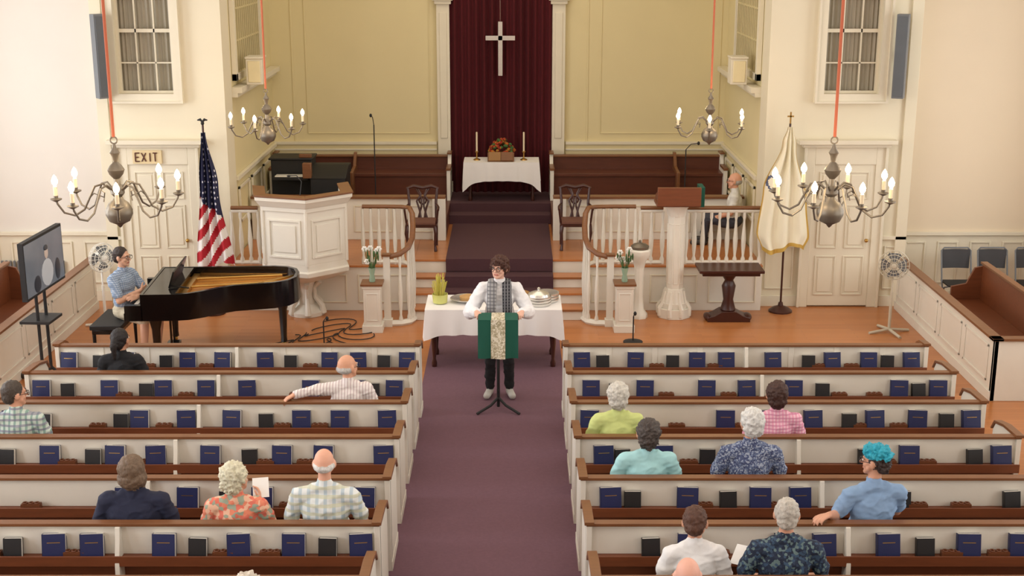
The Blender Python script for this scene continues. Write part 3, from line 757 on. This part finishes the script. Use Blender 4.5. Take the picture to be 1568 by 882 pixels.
# front communion table
clothtable('communion_table',-.85,.84,15.75,16.45,.78,0.012,.32,MAH,.02)
b=B(); b.lathe([(.07,0),(.09,.01),(.1,.12),(.095,.12),(.085,.02)],(0,0,0),M('yellow_jar',(205,205,120),.2),16)
for i in range(30):
    a=random.random()*2*pi; r=.05*random.random(); a2=a+random.uniform(-.4,.4); r2=r+.08*random.random()
    b.tube([(r*math.cos(a),r*math.sin(a),.02),(r2*math.cos(a2),r2*math.sin(a2),.26+.12*random.random())],.006,STRAW,5)
b.make('jar_of_tapers',(-.68,16.05,.785))
b=B()
for c in((0,0),(.1,.17)):
    for q in range(3): b.lathe([(.02,0),(.15,.0),(.16,.02),(.16,.035),(.14,.035),(.02,.02)],(c[0],c[1],q*.038),SILV,24)
b.lathe([(.14,.11),(.13,.14),(.06,.17),(.015,.18),(.02,.21),(0,.22)],(0,0,0),SILV,24)
b.make('communion_trays',(.56,16.0,.785))
b=B(); b.lathe([(.05,0),(.14,.01),(.2,.04),(.19,.045),(.05,.015)],(0,0,0),SILV,24); b.lathe([(.1,.02),(.11,.06),(.02,.09)],(.03,0,0),M('bread',(190,150,95),.8,var=.2,scale=20),14); b.make('communion_plate',(-.36,16.15,.785))
b=B(); b.lathe([(.05,0),(.1,.02),(.15,.07),(.155,.08),(.1,.04)],(0,0,0),M('wicker',(150,110,60),.8,var=.3,scale=50),20); b.make('offering_basket',(.3,16.25,.785))

# music stand with parament
b=B()
for a in(pi/2,pi/2+2*pi/3,pi/2+4*pi/3): c,s=math.cos(a),math.sin(a); b.tube([(0,0,.16),(c*.1,s*.1,.08),(c*.28,s*.28,.012)],.016,BLM)
b.tube([(0,0,.05),(0,0,1.1)],.018,BLM)
b.T=Matrix.Translation((0,0,1.115))@Matrix.Rotation(math.radians(3),4,'X'); b.box(-.225,.225,-.15,.09,0,.012,BLM); b.box(-.22,.22,-.16,.092,.012,.018,GREEN); b.box(-.075,.075,-.162,.085,.018,.022,BROC); b.T=Matrix.Identity(4)
def band(x0,x1,y,z0,z1,m,ph=0):
    N=24; vs=[];fs=[]; rows=8
    for j in range(rows+1):
        t=j/rows; z=z1+(z0-z1)*t
        for i in range(N+1):
            x=x0+(x1-x0)*i/N; vs.append((x,y-.014*t*math.sin(x*28+ph)-.005*t,z))
    for j in range(rows):
        for i in range(N): fs.append((j*(N+1)+i,j*(N+1)+i+1,(j+1)*(N+1)+i+1,(j+1)*(N+1)+i))
    b.add(vs,fs,m)
band(-.225,.225,-.165,.68,1.122,GREEN); band(-.08,.08,-.172,.675,1.127,BROC)
b.make('music_stand',(.07,14.25,.012))

# ================= PEOPLE
def sdf_np(P,pr):
    if pr[0]=='cap':
        a=np.array(pr[1]);bb=np.array(pr[2]);ra,rb=pr[3],pr[4]
        ab=bb-a; t=np.clip(((P-a)@ab)/max(1e-9,ab@ab),0,1); q=a+t[:,None]*ab
        return np.linalg.norm(P-q,axis=1)-(ra+(rb-ra)*t)
    c=np.array(pr[1]); r=np.array(pr[2]); R=pr[3]
    q=(P-c)@R
    k0=np.linalg.norm(q/r,axis=1); k1=np.linalg.norm(q/(r*r),axis=1)+1e-9
    return k0*(k0-1)/k1
def prim_geo(pr,vs,fs):
    o=len(vs); n=14
    if pr[0]=='cap':
        a=V(pr[1]);bb=V(pr[2]);ra,rb=pr[3],pr[4]; t=bb-a
        if t.length<1e-5: t=V((0,0,1e-4))
        t.normalize(); u=t.cross(V((0,0,1)) if abs(t.z)<.9 else V((1,0,0))).normalized(); w=t.cross(u)
        rings=[(a,ra,-pi/2+pi/2*j/4) for j in range(5)]+[(bb,rb,pi/2*j/4) for j in range(5)]
        for c,r,th in rings:
            for i in range(n):
                g=2*pi*i/n; rr=max(r*math.cos(th),1e-5); vs.append(tuple(c+t*(r*math.sin(th))+(u*math.cos(g)+w*math.sin(g))*rr))
        m=len(rings)
    else:
        c=pr[1];r=pr[2];R=pr[3]; m=11
        for j in range(m):
            th=-pi/2+pi*j/(m-1)
            for i in range(n):
                g=2*pi*i/n; l=np.array((r[0]*math.cos(th)*math.cos(g),r[1]*math.cos(th)*math.sin(g),r[2]*math.sin(th))); vs.append(tuple(np.array(c)+R@l))
    for j in range(m-1):
        for i in range(n): k=(i+1)%n; fs.append((o+j*n+i,o+j*n+k,o+(j+1)*n+k,o+(j+1)*n+i))
    fs.append(tuple(o+i for i in range(n))[::-1]); fs.append(tuple(o+(m-1)*n+i for i in range(n)))
I3=np.eye(3)
def grow(name,prims,mats,loc,rz,voxel=.009,hairamp=.003,hairfreq=40):
    vs=[];fs=[]
    for p in prims: prim_geo(p,vs,fs)
    me=bpy.data.meshes.new('raw'); me.from_pydata(vs,[],fs); o=bpy.data.objects.new('raw',me); scene.collection.objects.link(o)
    md=o.modifiers.new('r','REMESH'); md.mode='VOXEL'; md.voxel_size=voxel
    dg=bpy.context.evaluated_depsgraph_get(); dg.update()
    nm=bpy.data.meshes.new_from_object(o.evaluated_get(dg)); bpy.data.objects.remove(o)
    nv=len(nm.vertices); P=np.empty(nv*3); nm.vertices.foreach_get('co',P); P=P.reshape(-1,3)
    labs=sorted({p[-1] for p in prims}); D=np.full((len(labs),nv),9.0)
    np_=len(nm.polygons); C=np.empty(np_*3); nm.polygons.foreach_get('center',C); C=C.reshape(-1,3); DP=np.full((len(labs),np_),9.0)
    for p in prims:
        i=labs.index(p[-1]); D[i]=np.minimum(D[i],sdf_np(P,p)); DP[i]=np.minimum(DP[i],sdf_np(C,p))
    lab=D.argmin(0); plab=DP.argmin(0)
    iters={'shirt':9,'pants':9,'hair':3,'hair2':3,'skin':2,'lip':1,'shoe':4,'hand':1,'head':2}
    it=np.array([iters.get(l,2) for l in labs])[lab]
    ne=len(nm.edges); E=np.empty(ne*2,dtype=np.int32); nm.edges.foreach_get('vertices',E); E=E.reshape(-1,2)
    deg=np.bincount(E.ravel(),minlength=nv).astype(float)[:,None]; deg[deg==0]=1
    for s in range(9):
        S=np.zeros_like(P)
        for ax in range(3):
            S[:,ax]=np.bincount(E[:,0],weights=P[E[:,1],ax],minlength=nv)+np.bincount(E[:,1],weights=P[E[:,0],ax],minlength=nv)
        A_=S/deg; mk=(it>s)[:,None]*.5; P=P+(A_-P)*mk
    nm.vertices.foreach_set('co',P.ravel()); nm.update()
    N=np.empty(nv*3); nm.vertices.foreach_get('normal',N); N=N.reshape(-1,3)
    hi=[labs.index(l) for l in('hair','hair2') if l in labs]; si=[labs.index(l) for l in('shirt','pants') if l in labs]
    for i in range(nv):
        if lab[i] in hi:
            if hairamp: P[i]+=N[i]*hairamp*(noise.noise(V(P[i])*hairfreq)+.7*noise.noise(V(P[i])*hairfreq*2.4))*1.7
        elif lab[i] in si:
            q=P[i]; rd=1-abs(noise.noise(V((q[0]*7+q[2]*3,q[1]*7,q[2]*11-q[0]*4))))*2.2
            P[i]+=N[i]*.009*noise.noise(V((q[0]*9,q[1]*9,q[2]*16)))+N[i]*.007*max(0,rd)**2+N[i]*.004*noise.noise(V((q[0]*26,q[1]*26,q[2]*36)))
    nm.vertices.foreach_set('co',P.ravel())
    for l in labs: nm.materials.append(mats.get(l) or mats['skin'])
    nm.polygons.foreach_set('material_index',plab.astype(np.int32)); nm.polygons.foreach_set('use_smooth',[True]*np_)
    nm.name=name; nm.update()
    ob=bpy.data.objects.new(name,nm); scene.collection.objects.link(ob); ob.location=loc; ob.rotation_euler=(0,0,rz); return ob
def nv3(v): v=V(v); return v.normalized()
def hand(pr,w,d,n,s,curl=.5):
    w=V(w);d=nv3(d);n=nv3(n); n=(n-d*n.dot(d)).normalized(); s=V(s); s=(s-d*s.dot(d)-n*s.dot(n)).normalized()
    for off,l0,Ln in((.031,.086,.072),(.0105,.092,.082),(-.0105,.088,.075),(-.030,.078,.058)):
        kn=w+d*l0+s*off; pr.append(('cap',w+s*off*.5,kn,.0155,.0115,'hand'))
        p=kn; ang=0; dd=(d+s*off*3.2).normalized()
        for j,fr in enumerate((.45,.3,.25)):
            ang+=curl*(.6,.9,.6)[j]; q=p+(dd*math.cos(ang)+n*math.sin(ang))*Ln*fr; pr.append(('cap',p,q,.0098-.0008*j,.0092-.0009*j,'hand')); p=q
    t0=w+d*.02+s*.018; t1=w+d*.045+s*.05+n*.012; t2=t1+d*.03+s*.016+n*.01; t3=t2+d*.024+n*.012
    pr+= [('cap',t0,t1,.016,.0135,'hand'),('cap',t1,t2,.0125,.0105,'hand'),('cap',t2,t3,.0105,.0088,'hand')]
def person(name,loc,rz=0,k=1,w=1,zs=.45,seat=True,sleeve='short',yaw=0,pitch=0,hair='short',lean=0,fat=0,arms={},bottom='pants',
           skin=(214,160,132),haircol=(90,70,55),shirt=None,pants=(60,62,72),shoe=(50,45,42),glasses=False,voxel=.0095,hs=1.08,legs=None,hairamp=None,tilt=0,wide=0,hair2=(40,165,190)):
    pr=[]
    z=lambda h: zs+h*k
    def cap(a,b_,ra,rb,l): pr.append(('cap',V(a),V(b_),ra,rb,l))
    def ell(c,r,l,R=I3): pr.append(('ell',np.array(c,dtype=float),np.array(r,dtype=float),R,l))
    ly=lambda h: lean*max(0,h-.1)/.5
    ell((0,0,z(.10)),(.175*w+wide,.135+fat*.5,.125),'pants')
    ell((0,.012+ly(.22)+fat*.4,z(.23)),(.163*w+wide,.125+fat,.16*k),'shirt')
    ell((0,.0+ly(.42),z(.40)),(.172*w+wide*.6,.115+fat*.4,.17*k),'shirt')
    sx=.165*w
    cap((-sx,ly(.54)-.01,z(.518)),(sx,ly(.54)-.01,z(.518)),.064,.064,'shirt')
    cap((-.08,ly(.57)-.01,z(.555)),(.08,ly(.57)-.01,z(.555)),.055,.055,'shirt')
    cap((0,ly(.58)-.01,z(.565)),(0,ly(.6)-.003,z(.608)),.066,.06,'shirt')
    cap((0,ly(.58)-.005,z(.58)),(0,ly(.7)+.008,z(.70)),.054,.05,'head')
    sh={'L':V((-sx-.015,ly(.54)-.01,z(.51))),'R':V((sx+.015,ly(.54)-.01,z(.51)))}
    for sd,sg in(('L',-1),('R',1)):
        df=(V((sg*(.255*w),.03+ly(.3),z(.27))),V((sg*.13,.27,z(.155))),V((-sg*.25,.9,-.2)),V((0,0,-1)),V((-sg,0,0)),.35)
        el,wr,hd,hn,hsd,curl=arms.get(sd,df); el=V(el);wr=V(wr); S=sh[sd]
        if sleeve=='short':
            m=S.lerp(el,.72); cap(S,m,.066,.062,'shirt'); cap(S.lerp(el,.5),el,.046,.04,'skin'); cap(el,el.lerp(wr,.4),.041,.039,'skin'); cap(el.lerp(wr,.4),wr,.039,.026,'skin')
        elif sleeve=='long':
            cap(S,el,.066,.052,'shirt'); cap(el,el.lerp(wr,.9),.052,.04,'shirt'); cap(el.lerp(wr,.6),wr,.03,.026,'skin')
        elif sleeve=='robe':
            cap(S,S.lerp(el,.5),.072,.08,'shirt'); cap(S.lerp(el,.5),el,.08,.078,'shirt'); cap(el,el.lerp(wr,.78),.078,.06,'shirt'); cap(el.lerp(wr,.6),wr,.03,.026,'skin')
        hand(pr,wr,hd,hn,hsd,curl)
    for sg in(-1,1):
        if seat: hp,kn,an,to=V((sg*.09,.03,z(.085))),V((sg*.12,.46,.49)),V((sg*.12,.44,.10)),V((sg*.14,.60,.045))
        else: hp,kn,an,to=V((sg*.095,0,z(.08))),V((sg*.105,.03,.50)),V((sg*.115,-.02,.10)),V((sg*.15,.14,.045))
        if legs: hp,kn,an,to=[V(q) for q in legs[sg]]
        cap(hp,kn,.092,.066,'pants')
        if bottom=='pants': cap(kn,an+V((0,0,.02)),.066,.054,'pants')
        else: cap(hp.lerp(kn,.5),kn,.085,.075,'pants'); cap(kn,kn.lerp(an,.35),.055,.055,'skin'); cap(kn.lerp(an,.35),an,.055,.036,'skin')
        cap(an+V((0,-.03,-.055)),to,.045,.042,'shoe'); cap(an,an+V((0,0,-.04)),.042,.045,'shoe')
    hc=V((0,ly(.76)+.015,z(.755)))
    Rm=Matrix.Rotation(yaw,3,'Z')@Matrix.Rotation(pitch,3,'X')@Matrix.Rotation(tilt,3,'Y'); Rn=np.array(Rm)
    H=lambda x,y,zz: hc+Rm@(V((x,y,zz))*hs)
    def he(c,r,l): ell(H(*c),np.array(r)*hs,l,Rn)
    def hcap(a,c,ra,rb,l): cap(H(*a),H(*c),ra*hs,rb*hs,l)
    he((0,-.014,.02),(.074,.092,.093),'head'); he((0,.024,-.042),(.056,.06,.07),'head'); he((0,.062,-.094),(.026,.022,.02),'head')
    hcap((0,.082,.006),(0,.104,-.026),.009,.0135,'head'); hcap((-.034,.072,.022),(.034,.072,.022),.013,.013,'head')
    for q in(-1,1): he((q*.036,.055,-.03),(.024,.024,.022),'head'); he((q*.079,-.004,-.008),(.012,.022,.033),'head'); hcap((q*.05,.03,-.05),(q*.03,.055,-.085),.02,.016,'head')
    hcap((-.02,.079,-.061),(.02,.079,-.061),.0075,.0075,'lip')
    amp=.003; fr=45
    if hair=='short': he((0,-.024,.034),(.083,.094,.092),'hair'); he((0,-.06,-.02),(.07,.055,.06),'hair')
    elif hair=='bald': he((0,-.034,-.012),(.0805,.082,.048),'hair'); amp=.002
    elif hair=='shaved': amp=0
    elif hair=='bob': he((0,-.03,.03),(.094,.104,.1),'hair'); he((0,-.048,-.045),(.1,.08,.08),'hair'); he((.068,-.005,-.055),(.03,.05,.07),'hair'); he((-.068,-.005,-.055),(.03,.05,.07),'hair'); amp=.005; fr=26
    elif hair=='curly': he((0,-.03,.035),(.096,.104,.1),'hair'); he((0,-.06,-.03),(.086,.065,.075),'hair'); amp=.013; fr=36
    elif hair=='mop': he((0,-.018,.045),(.094,.102,.088),'hair'); he((0,-.05,-.015),(.09,.07,.075),'hair'); hcap((-.045,.06,.08),(.045,.064,.075),.026,.024,'hair'); he((.072,.0,.01),(.022,.042,.045),'hair'); he((-.072,.0,.01),(.022,.042,.045),'hair'); amp=.011; fr=32
    elif hair=='dyed': he((0,-.026,.026),(.083,.094,.09),'hair'); he((0,-.06,-.02),(.07,.055,.06),'hair'); he((0,-.016,.06),(.088,.102,.07),'hair2'); hcap((-.04,.06,.08),(.04,.06,.08),.028,.028,'hair2'); hcap((-.03,-.085,.05),(.03,-.085,.05),.034,.034,'hair2'); amp=.013; fr=34
    elif hair=='tail': he((0,-.024,.03),(.084,.096,.094),'hair'); he((0,-.06,-.02),(.07,.055,.065),'hair'); hcap((0,-.105,.03),(0,-.13,-.03),.03,.035,'hair'); hcap((0,-.13,-.03),(0,-.125,-.16),.035,.018,'hair')
    if hairamp is not None: amp=hairamp
    sk=M(name+'_skin',skin,.55,var=.1,scale=14); hr=M(name+'_hair',haircol,.6,var=.45,scale=45,stretch=(1,1,.35),bump=.6,bscale=110)
    mats={'skin':sk,'hand':sk,'head':sk,'lip':M(name+'_lip',(int(skin[0]*.85),int(skin[1]*.66),int(skin[2]*.66)),.5),'hair':hr,'hair2':M(name+'_dyed_hair',hair2,.6,var=.4,scale=40,bump=.5,bscale=120),
          'shirt':shirt if not isinstance(shirt,tuple) else M(name+'_shirt',shirt,.85,var=.08,scale=12,bump=.2,bscale=200),'pants':M(name+'_trousers',pants,.85,var=.08,scale=12),'shoe':M(name+'_shoe',shoe,.5)}
    ob=grow(name,pr,mats,loc,rz,voxel,amp,fr)
    b=B(); EW=M(name+'_eye',(235,230,225),.2); EI=M(name+'_iris',(50,38,30),.2)
    T4=Matrix.Translation(hc)@Rm.to_4x4()@Matrix.Scale(hs,4); b.T=T4
    for q in(-1,1):
        b.ell((q*.031,.0795,.003),(.013,.009,.0075),EW,10,6); b.ell((q*.031,.0865,.003),(.006,.0035,.006),EI,8,5)
        if hair!='shaved': b.tube([(q*.015,.0885,.021),(q*.03,.0885,.026),(q*.047,.079,.021)],.0035,hr,5)
    b.make('eyes',parent=ob)
    if glasses:
        b=B(); b.T=T4; G=M(name+'_frames',(35,30,30),.3)
        for q in(-1,1): b.ring((q*.034,.1,.0),.023,.0028,G,'y',18); b.tube([(q*.057,.098,.005),(q*.082,.06,.008),(q*.084,0,.008)],.0025,G,5)
        b.tube([(-.012,.101,.004),(.012,.101,.004)],.0025,G,5); b.make('glasses',parent=ob)
    return ob,hc
def K(top): return (top-.45)/.885
Y2,Y3,Y4,Y5,Y6,Y7,Y8=[y+.23 for y in rowY[1:8]]
person('seated_woman',(-3.9,Y2,0),k=K(1.26),hair='tail',haircol=(28,22,22),shirt=(22,22,26),sleeve='short',skin=(190,140,112),yaw=-.3,w=.95)
person('seated_man',(-1.40,Y3,0),k=K(1.26),hair='bald',haircol=(185,182,178),shirt=plaid('striped_shirt',(235,228,225),(170,140,145),(0,0,0),34,.3,True),sleeve='long',glasses=True,yaw=-.75,skin=(216,160,130),
       arms={'L':((-.32,-.09,.935),(-.5,-.2,.925),(-.7,-.15,-.35),(0,0,-1),(0,1,0),.6)},voxel=.007,w=1.05)
person('seated_man',(-4.35,Y4,0),k=K(1.31),hair='short',haircol=(70,60,52),shirt=plaid('green_plaid',(200,215,205),(90,140,130),(120,110,140),20,.4),glasses=True,yaw=-.9,w=1.08)
person('seated_woman',(-2.76,Y6,0),k=K(1.33),hair='bob',haircol=(112,92,74),shirt=(34,38,62),w=1.22,fat=.03,wide=.03,skin=(206,152,124),hs=1.12)
person('seated_woman',(-1.95,Y6,0),k=K(1.25),hair='curly',haircol=(230,216,190),shirt=floral('coral_floral',[(232,140,110),(238,190,160),(225,120,100),(160,170,150)],30),w=1.02,wide=.01,yaw=-.5,
       arms={'R':((.26,.06,.70),(.13,.27,.80),(-.1,.5,.6),(-1,0,0),(0,-.4,1),.6)})
person('seated_man',(-1.25,Y6,0),k=K(1.40),hair='bald',haircol=(225,220,214),shirt=plaid('pale_plaid',(226,232,232),(160,185,200),(205,205,170),15,.4),w=1.18,fat=.03,skin=(228,172,146),hs=1.06)
person('seated_woman',(1.2,Y4,0),k=K(1.29),hair='curly',haircol=(208,204,194),shirt=(205,216,138),w=.98,hairamp=.008)
person('seated_woman',(2.66,Y4,0),k=K(1.30),hair='curly',haircol=(66,40,32),shirt=plaid('pink_plaid',(232,165,188),(245,218,226),(196,112,152),32,.35),hairamp=.007,w=1.0)
person('seated_woman',(1.38,Y5,0),k=K(1.28),hair='curly',haircol=(78,70,66),shirt=(170,220,224),w=1.08,fat=.02,yaw=.15,tilt=.1)
person('seated_woman',(2.26,Y5,0),k=K(1.40),hair='curly',haircol=(222,220,214),shirt=floral('navy_print',[(78,90,124),(112,126,156),(160,170,188),(64,72,108)],90),w=1.15,fat=.02,hairamp=.009,yaw=.2)
person('seated_person',(3.08,Y6,0),k=K(1.42),hair='dyed',haircol=(62,48,44),shirt=(136,166,202),w=1.15,fat=.02,yaw=.85,glasses=True,rz=.15,voxel=.007,
       arms={'L':((-.3,.0,.84),(-.42,-.14,.915),(-.8,-.4,0),(0,0,-1),(0,1,0),.6),'R':((.27,.14,.78),(.02,.3,.80),(-1,-.1,.1),(0,-.4,-1),(0,.4,.3),.5)})
person('seated_woman',(1.56,Y7+.05,0),k=K(1.24),hair='short',haircol=(88,58,44),shirt=(235,235,235),w=.95,yaw=-.2,pitch=-.25,lean=.05,hairamp=.006)
person('seated_man',(2.2,Y7,0),k=K(1.38),hair='short',haircol=(192,186,176),shirt=floral('navy_floral',[(32,44,66),(42,58,82),(100,122,124),(28,38,60),(56,80,106)],52),w=1.18,fat=.03,yaw=-.15,hairamp=.006)
person('seated_man',(1.37,Y8,0),k=K(1.37),hair='shaved',shirt=(200,200,205),skin=(230,175,155))
person('seated_woman',(-1.5,Y8,0),k=K(1.23),hair='curly',haircol=(215,205,190),shirt=(190,180,170))
person('seated_man',(3.6,19.75,.67),rz=1.35,zs=.3,k=.92,hair='bald',haircol=(170,165,160),shirt=(215,215,210),glasses=True,
       legs={-1:((-.09,.03,.36),(-.12,.4,.42),(-.12,.44,.10),(-.14,.6,.045)),1:((.09,.03,.36),(.12,.4,.42),(.12,.44,.10),(.14,.6,.045))})
person('seated_woman',(-6.36,15.5,0),rz=-1.5,k=K(1.25),hair='short',haircol=(200,190,180),shirt=(225,222,220))
def sheet(x,y,z,rx,rz):
    b=B(); b.T=Matrix.Rotation(rx,4,'X'); b.box(-.065,.065,-.09,.09,0,.002,PAPER); b.make('song_sheet',(x,y,z),rz,smooth=False)
sheet(-1.83,Y6+.36,.9,.7,.2); sheet(1.92,Y7+.16,.85,.5,-.5)
# pianist
person('pianist',(-4.76,16.42,0),rz=math.radians(-112),k=K(1.38),zs=.5,hair='short',haircol=(52,40,34),shirt=plaid('blue_check',(150,170,195),(205,214,226),(100,125,160),40,.4),pants=(200,190,165),bottom='shorts',glasses=True,yaw=.1,skin=(216,168,140),voxel=.0075,w=1.08,
   arms={'L':((-.24,.13,.80),(.07,.25,.80),(.95,.0,.15),(0,-.6,-.6),(0,.1,1),.5),'R':((.25,.12,.78),(-.06,.22,.86),(-.95,.05,.1),(0,-1,0),(0,0,1),.5)},
   legs={-1:((-.09,.03,.58),(-.12,.44,.55),(-.1,.4,.1),(-.1,.55,.045)),1:((.09,.03,.58),(.16,.42,.55),(.22,.42,.1),(.26,.57,.045))},shoe=(225,225,222))
# pastor
ob,hc=person('pastor',(.08,14.76,.012),rz=pi,k=1.02,zs=.79,seat=False,sleeve='robe',hair='mop',haircol=(74,42,30),shirt=(240,240,242),pants=(24,24,28),shoe=(190,188,182),glasses=True,yaw=-.45,skin=(226,178,156),voxel=.0065,w=1.06,
   arms={'L':((-.34,.03,1.03),(-.25,.36,1.125),(.1,.8,.06),(0,0,-1),(1,0,0),.9),'R':((.34,.03,1.03),(.25,.36,1.125),(-.1,.8,.06),(0,0,-1),(-1,0,0),.9)})
b=B(); STO=plaid('stole_pattern',(40,40,46),(165,165,168),(110,110,115),30,.3); STL=plaid('stole_light',(130,130,134),(190,190,188),(90,90,94),26,.35)
for q,mm in((1,STL),(-1,STO)):
    pts=[(q*.045,-.075,1.405),(q*.075,-.01,1.41),(q*.085,.07,1.365),(q*.085,.125,1.30),(q*.088,.16,1.2),(q*.09,.178,1.08),(q*.095,.182,.93),(q*.1,.18,.8)]
    vs=[];fs=[]
    for p in pts:
        for xx in(-.052,0,.052): vs.append((p[0]+xx,p[1]-abs(p[0]+xx)*.16+.02,p[2]-abs(xx)*.1))
    n=len(pts)
    for j in range(n-1):
        for i in range(2): fs.append((j*3+i,j*3+i+1,(j+1)*3+i+1,(j+1)*3+i))
    b.add(vs,fs,mm)
s=b.make('stole',parent=ob); sm=s.modifiers.new('t','SOLIDIFY'); sm.thickness=.012; sm.offset=1

# ================= LIGHTS / WORLD / CAMERA
def area(name,loc,rot,sx,sy,e,c):
    l=bpy.data.lights.new(name,'AREA'); l.shape='RECTANGLE'; l.size=sx; l.size_y=sy; l.energy=e; l.color=c
    o=bpy.data.objects.new(name,l); o.location=loc; o.rotation_euler=rot; scene.collection.objects.link(o)
for w in wins:
    y=(w[0]+w[1])/2
    area('window_daylight_left',(-WX-.15,y,3.3),(0,-pi/2,0),3.7,1.9,215,(.96,.97,1))
    area('window_daylight_right',(WX+.15,y,3.3),(0,pi/2,0),3.7,1.9,115,(1,.98,.95))
area('ceiling_fill_nave',(0,6,CH-.05),(0,0,0),8,7,190,(1,.94,.86))  # added soft fill from above to brighten the nave, no known fixture
area('ceiling_fill_nave',(0,14,CH-.05),(0,0,0),8,5,155,(1,.94,.86))  # second added nave fill, over the front rows
area('ceiling_fill_chancel',(0,20.4,CH-.05),(0,0,0),5,2.5,76,(1,.9,.72))  # added warm fill to light the chancel, not a known lamp
wd=bpy.data.worlds.new('world'); scene.world=wd; wd.use_nodes=True
wd.node_tree.nodes['Background'].inputs[0].default_value=(.8,.9,1,1); wd.node_tree.nodes['Background'].inputs[1].default_value=1.0
cam=bpy.data.cameras.new('camera'); cam.sensor_width=36; cam.lens=2028/1568*36
co=bpy.data.objects.new('camera',cam); co.location=(.225,0,5.28); co.rotation_euler=(math.radians(75),0,0); scene.collection.objects.link(co); scene.camera=co
